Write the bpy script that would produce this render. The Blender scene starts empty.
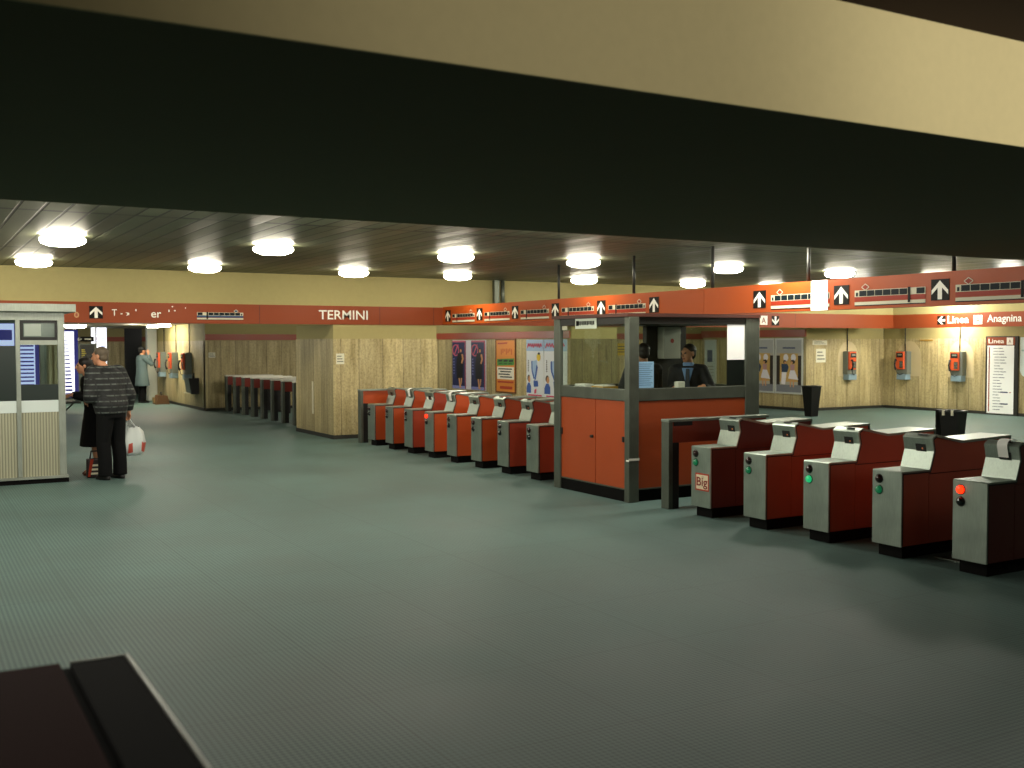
import bpy, bmesh, math, random
from mathutils import Vector, Matrix
random.seed(7)
C = bpy.context.scene.collection
# ------------------------------------------------------------------ helpers
def lin(h):
    h = h.lstrip('#'); c = [int(h[i:i+2], 16)/255 for i in (0, 2, 4)]
    return [x/12.92 if x <= .04045 else ((x+.055)/1.055)**2.4 for x in c] + [1]
MATS = {}
def mat(name, col, rough=.5, metal=0, spec=.5, emit=0, ecol=None, noise=0, nscale=6, alpha=None, coat=0):
    if name in MATS: return MATS[name]
    m = bpy.data.materials.new(name); m.use_nodes = True
    nt = m.node_tree; b = nt.nodes['Principled BSDF']
    c = lin(col) if isinstance(col, str) else list(col)+[1]
    b.inputs['Base Color'].default_value = c
    b.inputs['Roughness'].default_value = rough
    b.inputs['Metallic'].default_value = metal
    b.inputs['Specular IOR Level'].default_value = spec
    if coat: b.inputs['Coat Weight'].default_value = coat
    if emit:
        b.inputs['Emission Color'].default_value = lin(ecol) if ecol else c
        b.inputs['Emission Strength'].default_value = emit
    if noise:
        tc = nt.nodes.new('ShaderNodeTexCoord'); n = nt.nodes.new('ShaderNodeTexNoise')
        n.inputs['Scale'].default_value = nscale; n.inputs['Detail'].default_value = 6
        mx = nt.nodes.new('ShaderNodeMix'); mx.data_type = 'RGBA'
        nt.links.new(tc.outputs['Object'], n.inputs['Vector'])
        nt.links.new(n.outputs['Fac'], mx.inputs['Factor'])
        mx.inputs['A'].default_value = [x*(1-noise) for x in c[:3]]+[1]
        mx.inputs['B'].default_value = [min(1, x*(1+noise)) for x in c[:3]]+[1]
        nt.links.new(mx.outputs['Result'], b.inputs['Base Color'])
        mr = nt.nodes.new('ShaderNodeMapRange'); mr.inputs['To Min'].default_value = max(0, rough-.08); mr.inputs['To Max'].default_value = min(1, rough+.12)
        nt.links.new(n.outputs['Fac'], mr.inputs['Value']); nt.links.new(mr.outputs['Result'], b.inputs['Roughness'])
    MATS[name] = m
    return m

class MB:
    """collects shapes, several materials, one mesh"""
    def __init__(s): s.v = []; s.f = []; s.m = []; s.mats = []; s.sm = []
    def mi(s, m):
        if m not in s.mats: s.mats.append(m)
        return s.mats.index(m)
    def add(s, verts, faces, m, smooth=False):
        o = len(s.v); s.v += [tuple(v) for v in verts]
        k = s.mi(m)
        for f in faces: s.f.append([o+i for i in f]); s.m.append(k); s.sm.append(smooth)
        return s
    def box(s, x0, x1, y0, y1, z0, z1, m, bev=0):
        x0, x1 = sorted((x0, x1)); y0, y1 = sorted((y0, y1)); z0, z1 = sorted((z0, z1))
        if bev:
            bm = bmesh.new(); bmesh.ops.create_cube(bm, size=1)
            for v in bm.verts: v.co = Vector(((x0+x1)/2+v.co.x*(x1-x0), (y0+y1)/2+v.co.y*(y1-y0), (z0+z1)/2+v.co.z*(z1-z0)))
            bev = min(bev, .45*min(x1-x0, y1-y0, z1-z0))
            bmesh.ops.bevel(bm, geom=bm.edges[:], offset=bev, segments=2, affect='EDGES', profile=.5)
            bm.verts.index_update()
            s.add([v.co for v in bm.verts], [[v.index for v in f.verts] for f in bm.faces], m); bm.free(); return s
        vs = [(x, y, z) for x in (x0, x1) for y in (y0, y1) for z in (z0, z1)]
        return s.add(vs, [(0,1,3,2),(4,6,7,5),(0,4,5,1),(2,3,7,6),(0,2,6,4),(1,5,7,3)], m)
    def prism(s, pts, d, m):
        """pts closed 3d loop, d extrusion vector"""
        n = len(pts); d = Vector(d); a = [Vector(p) for p in pts]; b = [p+d for p in a]
        return s.add(a+b, [list(range(n)), list(range(2*n-1, n-1, -1))]+[(i, (i+1) % n, n+(i+1) % n, n+i) for i in range(n)], m)
    def tube(s, p0, p1, r0, m, r1=None, n=12, cap=True, smooth=True):
        p0 = Vector(p0); p1 = Vector(p1); r1 = r0 if r1 is None else r1
        d = (p1-p0).normalized(); a = d.orthogonal().normalized(); b = d.cross(a)
        vs = [p0+(a*math.cos(2*math.pi*i/n)+b*math.sin(2*math.pi*i/n))*r0 for i in range(n)]+[p1+(a*math.cos(2*math.pi*i/n)+b*math.sin(2*math.pi*i/n))*r1 for i in range(n)]
        s.add(vs, [(i, (i+1) % n, n+(i+1) % n, n+i) for i in range(n)], m, smooth)
        if cap: s.add(vs, [list(range(n-1, -1, -1)), list(range(n, 2*n))], m)
        return s
    def path(s, pts, r, m, n=8):
        for a, b in zip(pts, pts[1:]): s.tube(a, b, r, m, n=n)
        for p in pts[1:-1]: s.ball(p, (r, r, r), m, 8, 5)
        return s
    def lathe(s, prof, c, m, n=24, axis='z', smooth=True):
        vs = []
        for r, h in prof:
            for i in range(n):
                a = 2*math.pi*i/n; x, y = r*math.cos(a), r*math.sin(a)
                p = {'z': (x, y, h), 'y': (x, h, y), 'x': (h, x, y)}[axis]
                vs.append((c[0]+p[0], c[1]+p[1], c[2]+p[2]))
        k = len(prof)
        fs = [(j*n+i, j*n+(i+1) % n, (j+1)*n+(i+1) % n, (j+1)*n+i) for j in range(k-1) for i in range(n)]
        return s.add(vs, fs, m, smooth)
    def ball(s, c, r, m, nu=14, nv=9, rot=None):
        vs = []; fs = []
        for j in range(nv+1):
            t = math.pi*j/nv
            for i in range(nu):
                a = 2*math.pi*i/nu
                p = Vector((r[0]*math.sin(t)*math.cos(a), r[1]*math.sin(t)*math.sin(a), r[2]*math.cos(t)))
                if rot: p = rot @ p
                vs.append(Vector(c)+p)
        for j in range(nv):
            for i in range(nu): fs.append((j*nu+i, j*nu+(i+1) % nu, (j+1)*nu+(i+1) % nu, (j+1)*nu+i))
        return s.add(vs, fs, m, True)
    def build(s, name, parent=None, world=False):
        """world: vertices are in scene space and get moved into the parent's (unrotated) space"""
        me = bpy.data.meshes.new(name)
        off = Vector(parent.get('_loc', (0, 0, 0))) if (parent and world) else Vector((0, 0, 0))
        me.from_pydata([Vector(v)-off for v in s.v], [], s.f)
        for m in s.mats: me.materials.append(m)
        me.polygons.foreach_set('material_index', s.m); me.polygons.foreach_set('use_smooth', s.sm)
        me.validate(); me.update()
        bm = bmesh.new(); bm.from_mesh(me); bmesh.ops.remove_doubles(bm, verts=bm.verts, dist=1e-5)
        bmesh.ops.recalc_face_normals(bm, faces=bm.faces); bm.to_mesh(me); bm.free()
        o = bpy.data.objects.new(name, me); C.objects.link(o)
        if parent: o.parent = parent
        return o

def tag(o, label=None, cat=None, group=None, kind=None):
    if label: o['label'] = label
    if cat: o['category'] = cat
    if group: o['group'] = group
    if kind: o['kind'] = kind
    return o
def thing(name, label, cat, loc=(0, 0, 0), rz=0, group=None):
    o = bpy.data.objects.new(name, None); C.objects.link(o); o.location = loc; o.rotation_euler = (0, 0, rz)
    o.empty_display_size = .1; o['_loc'] = tuple(loc)
    return tag(o, label, cat, group)
KIDS = {}
def kids(o): return [c for c in bpy.data.objects if c.parent == o]
def dup(o, parent=None):
    c = o.copy(); C.objects.link(c); c.parent = parent
    for k in kids(o): dup(k, c)
    return c
def struct(mb, name): return tag(mb.build(name), kind='structure')
# planes that face the viewer: s runs to the right of the picture, d comes out of the wall
class PU:
    def __init__(s, u): s.u = u
    def __call__(s, a, z, d=0): return (s.u+d, a, z)
    n = Vector((1, 0, 0))
class PV:
    def __init__(s, v): s.v = v
    def __call__(s, a, z, d=0): return (a, s.v-d, z)
    n = Vector((0, -1, 0))
def pl_rect(mb, P, s0, s1, z0, z1, m, d=.002, t=0):
    pts = [P(s0, z0, d), P(s1, z0, d), P(s1, z1, d), P(s0, z1, d)]
    if t: mb.prism([P(s0, z0, d-t), P(s1, z0, d-t), P(s1, z1, d-t), P(s0, z1, d-t)], P.n*t, m)
    else: mb.add(pts, [(0, 1, 2, 3)], m)
def pl_poly(mb, P, pts, m, d=.002): mb.add([P(a, z, d) for a, z in pts], [list(range(len(pts)))], m)
def pl_ell(mb, P, cs, cz, rs, rz, m, d=.002, n=20): pl_poly(mb, P, [(cs+rs*math.cos(2*math.pi*i/n), cz+rz*math.sin(2*math.pi*i/n)) for i in range(n)], m, d)
def pl_line(mb, P, pts, w, m, d=.002):
    for (a, b), (e, f) in zip(pts, pts[1:]):
        L = math.hypot(e-a, f-b) or 1; nx, nz = -(f-b)/L*w/2, (e-a)/L*w/2
        pl_poly(mb, P, [(a+nx, b+nz), (e+nx, f+nz), (e-nx, f-nz), (a-nx, b-nz)], m, d)
def text_mesh(mb, P, txt, s0, s1, z0, z1, m, d=.003, bold=0.0):
    cu = bpy.data.curves.new('t', 'FONT'); cu.body = txt; cu.size = 1; cu.offset = bold*.45; cu.resolution_u = 3
    o = bpy.data.objects.new('t', cu); C.objects.link(o); bpy.context.view_layer.update()
    dg = bpy.context.evaluated_depsgraph_get(); me = o.evaluated_get(dg).to_mesh()
    xs = [v.co.x for v in me.vertices]; ys = [v.co.y for v in me.vertices]
    x0, x1, y0, y1 = min(xs), max(xs), min(ys), max(ys)
    vs = [P(s0+(v.co.x-x0)/(x1-x0)*(s1-s0), z0+(v.co.y-y0)/(y1-y0)*(z1-z0), d) for v in me.vertices]
    fs = [list(p.vertices) for p in me.polygons]
    mb.add(vs, fs, m); o.to_mesh_clear() if hasattr(o, 'to_mesh_clear') else None
    bpy.data.objects.remove(o); bpy.data.curves.remove(cu)

# ------------------------------------------------------------------ materials
def nodes_of(m): nt = m.node_tree; return nt, nt.nodes, nt.links, nt.nodes['Principled BSDF']
def math_node(nt, op, a, b=None, c=None):
    n = nt.nodes.new('ShaderNodeMath'); n.operation = op
    for i, x in enumerate((a, b, c)):
        if x is None: continue
        if isinstance(x, (int, float)): n.inputs[i].default_value = x
        else: nt.links.new(x, n.inputs[i])
    return n.outputs[0]
def ramp(nt, fac, stops):
    r = nt.nodes.new('ShaderNodeValToRGB'); e = r.color_ramp.elements
    while len(e) > 1: e.remove(e[-1])
    e[0].position, e[0].color = stops[0][0], stops[0][1]
    for p, c in stops[1:]:
        x = e.new(p); x.color = c
    nt.links.new(fac, r.inputs[0]); return r.outputs[0]
def mixc(nt, fac, a, b, mode='MIX'):
    n = nt.nodes.new('ShaderNodeMix'); n.data_type = 'RGBA'; n.blend_type = mode
    for k, x in (('Factor', fac), ('A', a), ('B', b)):
        if isinstance(x, (int, float, list, tuple)): n.inputs[k].default_value = x
        else: nt.links.new(x, n.inputs[k])
    return n.outputs['Result']
def g3(v): return [v, v, v, 1]
def travertine(name, tint):
    m = mat(name, tint, .5, spec=.35); nt, N, L, b = nodes_of(m)
    geo = N.new('ShaderNodeNewGeometry'); sep = N.new('ShaderNodeSeparateXYZ'); L.new(geo.outputs['Position'], sep.inputs[0])
    s = math_node(nt, 'ADD', sep.outputs['X'], sep.outputs['Y'])
    s = math_node(nt, 'ADD', s, 40.0)
    cb = N.new('ShaderNodeCombineXYZ'); L.new(math_node(nt, 'MULTIPLY', s, 7.0), cb.inputs[0]); L.new(math_node(nt, 'MULTIPLY', sep.outputs['Z'], .55), cb.inputs[2])
    n1 = N.new('ShaderNodeTexNoise'); n1.inputs['Scale'].default_value = 1.6; n1.inputs['Detail'].default_value = 7; n1.inputs['Roughness'].default_value = .65; L.new(cb.outputs[0], n1.inputs['Vector'])
    cb2 = N.new('ShaderNodeCombineXYZ'); L.new(math_node(nt, 'MULTIPLY', s, 30.0), cb2.inputs[0]); L.new(math_node(nt, 'MULTIPLY', sep.outputs['Z'], 12.0), cb2.inputs[2])
    n2 = N.new('ShaderNodeTexNoise'); n2.inputs['Scale'].default_value = 1.9; n2.inputs['Detail'].default_value = 4; L.new(cb2.outputs[0], n2.inputs['Vector'])
    v1 = N.new('ShaderNodeTexVoronoi'); v1.voronoi_dimensions = '1D'; v1.inputs['Scale'].default_value = 2.4; L.new(s, v1.inputs['W'])
    v2 = N.new('ShaderNodeTexVoronoi'); v2.voronoi_dimensions = '1D'; v2.feature = 'DISTANCE_TO_EDGE'; v2.inputs['Scale'].default_value = 2.4; L.new(s, v2.inputs['W'])
    col = ramp(nt, n1.outputs['Fac'], [(.2, lin('#75683f')), (.4, lin('#b3a47a')), (.58, lin('#cdbe94')), (.8, lin('#e0d5b2'))])
    sp = N.new('ShaderNodeSeparateColor'); L.new(v1.outputs['Color'], sp.inputs[0])
    k = math_node(nt, 'MULTIPLY_ADD', sp.outputs[0], .28, .76)
    cc = N.new('ShaderNodeCombineXYZ')
    for i in range(3): L.new(k, cc.inputs[i])
    col = mixc(nt, 1.0, col, cc.outputs[0], 'MULTIPLY')
    sk = N.new('ShaderNodeTexNoise'); sk.inputs['Scale'].default_value = 28; sk.inputs['Detail'].default_value = 5; L.new(geo.outputs['Position'], sk.inputs['Vector'])
    col = mixc(nt, .6, col, ramp(nt, sk.outputs['Fac'], [(.32, g3(.6)), (.5, g3(1)), (.7, g3(1.12))]), 'MULTIPLY')
    col = mixc(nt, .5, col, ramp(nt, n2.outputs['Fac'], [(.3, g3(.55)), (.6, g3(1.05))]), 'MULTIPLY')
    seam = ramp(nt, v2.outputs['Distance'], [(0.0, g3(.35)), (.012, g3(.5)), (.03, g3(1))])
    col = mixc(nt, .85, col, seam, 'MULTIPLY')
    # grime rising from the floor
    gz = ramp(nt, math_node(nt, 'DIVIDE', sep.outputs['Z'], 2.0), [(0, g3(.55)), (.12, g3(.85)), (.4, g3(1))])
    col = mixc(nt, .7, col, gz, 'MULTIPLY')
    col = mixc(nt, 1.0, col, lin(tint), 'MULTIPLY')
    L.new(col, b.inputs['Base Color'])
    bp = N.new('ShaderNodeBump'); bp.inputs['Strength'].default_value = .35; bp.inputs['Distance'].default_value = .01
    L.new(math_node(nt, 'MULTIPLY', n1.outputs['Fac'], 1.0), bp.inputs['Height']); L.new(bp.outputs[0], b.inputs['Normal'])
    return m
TRAV = travertine('travertine', '#fffdf2')
TRAVSHADE = travertine('travertine_shaded', '#a7a794')  # same stone tinted darker, the pillar face's shade put into the colour
CREAM = mat('cream_paint', '#a59a69', .75, spec=.2, noise=.07, nscale=14)
BEAMCREAM = mat('beam_cream_paint', '#c9bb8d', .8, spec=.2, noise=.06, nscale=20)
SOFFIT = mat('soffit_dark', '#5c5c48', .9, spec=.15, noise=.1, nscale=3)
NEARCEIL = mat('near_ceiling', '#2a1712', .8, spec=.2)
LOWCEIL = mat('low_ceiling', '#8f8768', .8)
STRIPE = mat('red_stripe', '#9c4a34', .45, noise=.08)
SKIRT = mat('skirting_dark', '#24241e', .6)
BRICK = mat('sign_red', '#8a3f1f', .5, spec=.25, noise=.05, nscale=3)
ORANGE = mat('sign_orange', '#a84a17', .45, spec=.25, noise=.04, nscale=3)
WHITE = mat('white_print', '#efece0', .5)
BLACKP = mat('black_print', '#151512', .6, spec=.15)
BOOTHORANGE = mat('booth_orange', '#ad4716', .45, noise=.08, nscale=5)
GATERED = mat('gate_red', '#9a3a22', .42, noise=.1, nscale=6)
GATEREDDK = mat('gate_red_deep', '#3a120d', .5)  # very dark red of the gate core and the band joints
def brushed(name, col, rough=.36, metal=.85):
    m = mat(name, col, rough, metal); nt, N, L, b = nodes_of(m)
    tc = N.new('ShaderNodeTexCoord'); mp = N.new('ShaderNodeMapping'); mp.inputs['Scale'].default_value = (40, 40, 3)
    n = N.new('ShaderNodeTexNoise'); n.inputs['Scale'].default_value = 3; n.inputs['Detail'].default_value = 5
    n2 = N.new('ShaderNodeTexNoise'); n2.inputs['Scale'].default_value = 5
    L.new(tc.outputs['Object'], mp.inputs[0]); L.new(mp.outputs[0], n.inputs['Vector']); L.new(tc.outputs['Object'], n2.inputs['Vector'])
    c = lin(col)
    cc = mixc(nt, n.outputs['Fac'], [x*.78 for x in c[:3]]+[1], [min(1, x*1.2) for x in c[:3]]+[1])
    cc = mixc(nt, .5, cc, ramp(nt, n2.outputs['Fac'], [(.3, g3(.7)), (.7, g3(1.1))]), 'MULTIPLY')
    L.new(cc, b.inputs['Base Color'])
    mr = N.new('ShaderNodeMapRange'); mr.inputs['To Min'].default_value = rough-.08; mr.inputs['To Max'].default_value = rough+.14
    L.new(n2.outputs['Fac'], mr.inputs['Value']); L.new(mr.outputs[0], b.inputs['Roughness'])
    return m
STEEL = brushed('brushed_steel', '#9ba69b', .36, .78)
FRAME = brushed('booth_frame', '#646a5f', .42, .55)
ALU = brushed('kiosk_aluminium', '#9aa096', .42, .5)
DARKMET = mat('dark_metal', '#2b2c28', .45, .3)
BLACK = mat('black_rubber', '#0d0d0c', .55)
PLINTH = mat('plinth_black', '#0a0908', .85, spec=.15)
def glass(name, tint=(.9, .95, .93)):
    m = bpy.data.materials.new(name); m.use_nodes = True; nt = m.node_tree; nt.nodes.clear()
    out = nt.nodes.new('ShaderNodeOutputMaterial'); tr = nt.nodes.new('ShaderNodeBsdfTransparent'); gl = nt.nodes.new('ShaderNodeBsdfGlossy'); mx = nt.nodes.new('ShaderNodeMixShader')
    geo = nt.nodes.new('ShaderNodeNewGeometry'); dt = nt.nodes.new('ShaderNodeVectorMath'); dt.operation = 'DOT_PRODUCT'
    nt.links.new(geo.outputs['Incoming'], dt.inputs[0]); nt.links.new(geo.outputs['Normal'], dt.inputs[1])
    k = math_node(nt, 'POWER', math_node(nt, 'SUBTRACT', 1.0, math_node(nt, 'ABSOLUTE', dt.outputs['Value'])), 5.0)
    fac = math_node(nt, 'MULTIPLY_ADD', k, .6, .035)
    tr.inputs[0].default_value = (*tint, 1); gl.inputs['Roughness'].default_value = .02
    nt.links.new(fac, mx.inputs[0]); nt.links.new(tr.outputs[0], mx.inputs[1]); nt.links.new(gl.outputs[0], mx.inputs[2]); nt.links.new(mx.outputs[0], out.inputs[0])
    return m
GLASS = glass('booth_glass', (.93, .96, .93)); KGLASS = glass('kiosk_glass', (.88, .93, .92))
# floor: studded rubber
FLOOR = mat('studded_rubber', '#5d6d68', .42, spec=.35); nt, N, L, b = nodes_of(FLOOR)
geo = N.new('ShaderNodeNewGeometry'); sep = N.new('ShaderNodeSeparateXYZ'); L.new(geo.outputs['Position'], sep.inputs[0])
pitch = .03
sx = math_node(nt, 'SINE', math_node(nt, 'MULTIPLY', sep.outputs['X'], 2*math.pi/pitch)); sy = math_node(nt, 'SINE', math_node(nt, 'MULTIPLY', sep.outputs['Y'], 2*math.pi/pitch))
st = math_node(nt, 'MULTIPLY_ADD', math_node(nt, 'ADD', sx, sy), .25, .5)
stud = ramp(nt, st, [(.25, g3(.0)), (.7, g3(1))])
big = N.new('ShaderNodeTexNoise'); big.inputs['Scale'].default_value = .8; big.inputs['Detail'].default_value = 6; L.new(geo.outputs['Position'], big.inputs['Vector'])
fine = N.new('ShaderNodeTexNoise'); fine.inputs['Scale'].default_value = 30; L.new(geo.outputs['Position'], fine.inputs['Vector'])
fc = mixc(nt, stud, lin('#465d5a'), lin('#5e7872'))
fc = mixc(nt, 1.0, fc, ramp(nt, big.outputs['Fac'], [(.3, g3(.78)), (.7, g3(1.12))]), 'MULTIPLY')
# 1 m sheet joints
jx = math_node(nt, 'ABSOLUTE', math_node(nt, 'SUBTRACT', math_node(nt, 'FRACT', sep.outputs['X']), .5)); jy = math_node(nt, 'ABSOLUTE', math_node(nt, 'SUBTRACT', math_node(nt, 'FRACT', sep.outputs['Y']), .5))
jm = math_node(nt, 'MAXIMUM', jx, jy)
fc = mixc(nt, .5, fc, ramp(nt, jm, [(.493, g3(1)), (.497, g3(.6))]), 'MULTIPLY')
L.new(fc, b.inputs['Base Color'])
bp = N.new('ShaderNodeBump'); bp.inputs['Strength'].default_value = .25; bp.inputs['Distance'].default_value = .0015; L.new(st, bp.inputs['Height']); L.new(bp.outputs[0], b.inputs['Normal'])
mr = N.new('ShaderNodeMapRange'); mr.inputs['To Min'].default_value = .5; mr.inputs['To Max'].default_value = .7; L.new(big.outputs['Fac'], mr.inputs['Value']); L.new(mr.outputs[0], b.inputs['Roughness'])
# ceiling: metal slats
CEIL = mat('ceiling_slats', '#4a4736', .3, .12, spec=.4); nt, N, L, b = nodes_of(CEIL)
geo = N.new('ShaderNodeNewGeometry'); sep = N.new('ShaderNodeSeparateXYZ'); L.new(geo.outputs['Position'], sep.inputs[0])
q = math_node(nt, 'DIVIDE', math_node(nt, 'ADD', sep.outputs['Y'], 50.052), .217)
fr = math_node(nt, 'ABSOLUTE', math_node(nt, 'SUBTRACT', math_node(nt, 'FRACT', q), .5))
gap = ramp(nt, fr, [(.425, g3(1)), (.455, g3(.06))])
r2 = math_node(nt, 'DIVIDE', math_node(nt, 'ADD', sep.outputs['X'], 40.86), 4.26)
fr2 = math_node(nt, 'ABSOLUTE', math_node(nt, 'SUBTRACT', math_node(nt, 'FRACT', r2), .5))
gap2 = ramp(nt, fr2, [(.484, g3(1)), (.490, g3(.2))])
wn = N.new('ShaderNodeTexWhiteNoise'); wn.noise_dimensions = '2D'
cb = N.new('ShaderNodeCombineXYZ'); L.new(math_node(nt, 'FLOOR', q), cb.inputs[0]); L.new(math_node(nt, 'FLOOR', math_node(nt, 'ADD', r2, .5)), cb.inputs[1]); L.new(cb.outputs[0], wn.inputs['Vector'])
shade = ramp(nt, wn.outputs['Value'], [(0, g3(.55)), (1, g3(1.15))])
c = mixc(nt, 1.0, lin('#5b5f49'), shade, 'MULTIPLY'); c = mixc(nt, 1.0, c, gap, 'MULTIPLY'); c = mixc(nt, 1.0, c, gap2, 'MULTIPLY')
L.new(c, b.inputs['Base Color'])
wn2 = N.new('ShaderNodeMapRange'); wn2.inputs['To Min'].default_value = .38; wn2.inputs['To Max'].default_value = .55; L.new(wn.outputs['Value'], wn2.inputs['Value']); L.new(wn2.outputs[0], b.inputs['Roughness'])
bp = N.new('ShaderNodeBump'); bp.inputs['Strength'].default_value = .5; bp.inputs['Distance'].default_value = .01; L.new(gap, bp.inputs['Height']); L.new(bp.outputs[0], b.inputs['Normal'])

# ------------------------------------------------------------------ setting (x = u along the gate rows, y = v away through the gates)
ZC = 3.09; ZL = 2.38; UF = -18.86; VF = 22.4; VL = -12.0; UB = 6.0
struct(MB().box(-46, UB, VL, 27, -.2, 0, FLOOR), 'floor')
struct(MB().box(UF-.06, -7.0, VL, VF+.06, ZC, ZC+.1, CEIL), 'ceiling')
struct(MB().box(-2.95, UB, VL, VF, 3.13, 3.23, NEARCEIL), 'ceiling_near')
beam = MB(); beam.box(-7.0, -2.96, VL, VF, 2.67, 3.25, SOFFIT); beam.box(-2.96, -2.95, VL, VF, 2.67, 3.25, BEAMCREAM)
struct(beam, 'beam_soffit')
struct(MB().box(-46, UF-.06, VL, 27, ZL, ZL+.1, LOWCEIL).box(UF-.06, UB, VF+.06, 27, ZL, ZL+.1, LOWCEIL), 'ceiling_low')
# bulkheads above the sign bands
struct(MB().box(UF-.2, UF-.03, VL, VF+.2, 2.5, 3.2, CREAM), 'wall_bulkhead_far')
struct(MB().box(UF-.03, UB, VF+.03, VF+.2, 2.5, 3.2, CREAM), 'wall_bulkhead_right')
def wall(name, P, s0, s1, thick=.2, stripe=False, skirt=True, d=0):
    mb = MB()
    def slab(z0, z1, m, dd): mb.prism([P(s0, z0, dd-thick), P(s1, z0, dd-thick), P(s1, z1, dd-thick), P(s0, z1, dd-thick)], P.n*thick, m)
    slab(0, 1.9, TRAV, 0); slab(1.9, ZL, CREAM, -.012)
    o = struct(mb, name)
    if stripe:
        t = MB(); t.prism([P(s0, 1.915, -.012), P(s1, 1.915, -.012), P(s1, 2.075, -.012), P(s0, 2.075, -.012)], P.n*.03, STRIPE)
        global TRN; TRN += 1; struct(t, 'trim_%d' % TRN)
    if skirt:
        t = MB(); t.prism([P(s0, 0, 0), P(s1, 0, 0), P(s1, .075, 0), P(s0, .075, 0)], P.n*.015, SKIRT)
        struct(t, 'baseboard_'+name.split('wall_')[-1])
    return o
TRN = 0
# recess on the left: telephone wall, cross wall, poster wall
wall('wall_telephones_left', PV(7.03), -35.0, -28.76)
wall('wall_recess_left', PU(-28.74), 7.03, 12.4, stripe=True)
wall('wall_posters', PV(12.37), -28.74, -18.93, stripe=True)
wall('wall_far_end', PU(-40.0), -12, 9, stripe=True)
wall('wall_far_side', PV(9.0), -40, -35.0)
struct(MB().box(-35.2, -35.0, 7.03, 9.0, 0, ZL, TRAV), 'wall_far_return')
# pillars
def pillar(name, u0, u1, v0, v1, top=2.17, stone=None):
    mb = MB(); mb.box(u0, u1, v0, v1, 0, 1.9, stone or TRAV); mb.box(u0+.012, u1-.012, v0+.012, v1-.012, 1.9, top, CREAM)
    struct(mb, name)
    struct(MB().box(u0-.004, u1+.012, v0-.012, v1+.012, 0, .075, SKIRT), 'baseboard_'+name.split('wall_')[-1])
pillar('wall_pillar_sign', -21.05, -18.87, 7.0, 9.18)
pillar('wall_pillar_behind_booth', -24.0, -18.9, 12.38, 13.6, 2.17, TRAVSHADE)
pillar('wall_pillar_telephones', -26.0, -20.05, 20.5, 23.46, ZL)
wall('wall_yellow_notices', PU(-24.2), 13.6, 20.5, stripe=True)
wall('wall_telephones_right', PV(23.45), -20.06, UB)
t = MB(); t.box(-24.2, -20.05, 20.44, 20.5, 1.96, 2.15, STRIPE); TRN += 1; struct(t, 'trim_%d' % TRN)
# room shell behind and beside the viewer
struct(MB().box(-46, UB, VL-.2, VL, 0, 3.3, CREAM), 'wall_left')
struct(MB().box(UB, UB+.2, VL, 27, 0, 3.3, CREAM), 'wall_back')

# ------------------------------------------------------------------ pictograms
RED2 = mat('train_red', '#98301a', .5, spec=.2); BLUEP = mat('train_blue', '#22406a', .4); TEAL = mat('train_window', '#101c20', .55, spec=.12)
PALE = mat('train_white', '#cfcab2', .55, spec=.2)
def arrow_plate(P, s0, s1, z0, z1, parent, ang=0, name='arrow_plate'):
    mb = MB(); pl_rect(mb, P, s0, s1, z0, z1, BLACKP, .006, .006)
    cs, cz, h = (s0+s1)/2, (z0+z1)/2, (z1-z0)/2; w = (s1-s0)/2
    shape = [(0, .88), (.92, -.04), (.92, -.46), (.24, .2), (.24, -.9), (-.24, -.9), (-.24, .2), (-.92, -.46), (-.92, -.04)]
    ca, sa = math.cos(ang), math.sin(ang)
    pts = [(cs+w*(x*ca-y*sa), cz+h*(x*sa+y*ca)) for x, y in shape]
    # triangulated by hand: two wings and a shaft
    for idx in ((0, 1, 2, 3), (0, 3, 6), (0, 6, 7, 8), (3, 4, 5, 6)): pl_poly(mb, P, [pts[i] for i in idx], WHITE, .008)
    return mb.build(name, parent, True)
def train(P, s0, s1, z0, z1, parent, body, mirror=False, name='train_pictogram'):
    mb = MB(); W = s1-s0; H = z1-z0
    def X(t): return s1-t*W if mirror else s0+t*W
    def R(a, b_, c, d_, m, dd): pl_rect(mb, P, min(X(a), X(b_)), max(X(a), X(b_)), z0+c*H, z0+d_*H, m, dd)
    R(0, 1, .5, .86, PALE, .004)
    R(.02, .05, .54, .74, TEAL, .006)
    n = 8
    for i in range(n):
        a = .07+i*.116
        if i == 6: continue
        R(a, a+.107, .53, .83, TEAL, .006)
    R(0, 1, .27, .5, body, .004); R(0, 1, .05, .22, PALE, .004); R(0, 1, 0, .05, TEAL, .004)
    R(.765, .80, .1, .9, BLACKP, .007)
    c = .16; zc = z0+1.02*H; r = .17*H
    pts = [(X(c)-r*1.5, zc), (X(c), zc+r), (X(c)+r*1.5, zc), (X(c), zc-r)]
    pl_poly(mb, P, pts, body, .004); pl_line(mb, P, pts+[pts[0]], .008, PALE, .006)
    return mb.build(name, parent, True)

# ------------------------------------------------------------------ far sign band  (TERMINI)
band = thing('sign_band', 'long brick-red wall sign band lettered TERMINI running across the far side', 'sign band', (UF, 7, 2.17))
mb = MB(); mb.box(UF-.08, UF, VL, 22.7, 2.17, 2.52, BRICK); mb.build('panel', band, True)
for v in (-6, -2.5, 1.0, 5.6, 7.95, 9.1, 12, 15, 18.9): MB().box(UF-.01, UF+.0015, v-.004, v+.004, 2.17, 2.52, GATEREDDK).build('panel_joint', band, True)
P = PU(UF)
mb = MB(); text_mesh(mb, P, 'TERMINI', 6.72, 7.70, 2.265, 2.435, WHITE, .006, .02); mb.build('lettering', band, True)
arrow_plate(P, 2.70, 2.915, 2.24, 2.45, band)
mb = MB(); text_mesh(mb, P, 'T', 3.06, 3.14, 2.29, 2.40, WHITE, .006, .01); mb.build('worn_letter', band, True)
mb = MB(); pl_rect(mb, P, 3.2, 3.23, 2.315, 2.335, WHITE, .006); mb.build('worn_letter', band, True)
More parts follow.
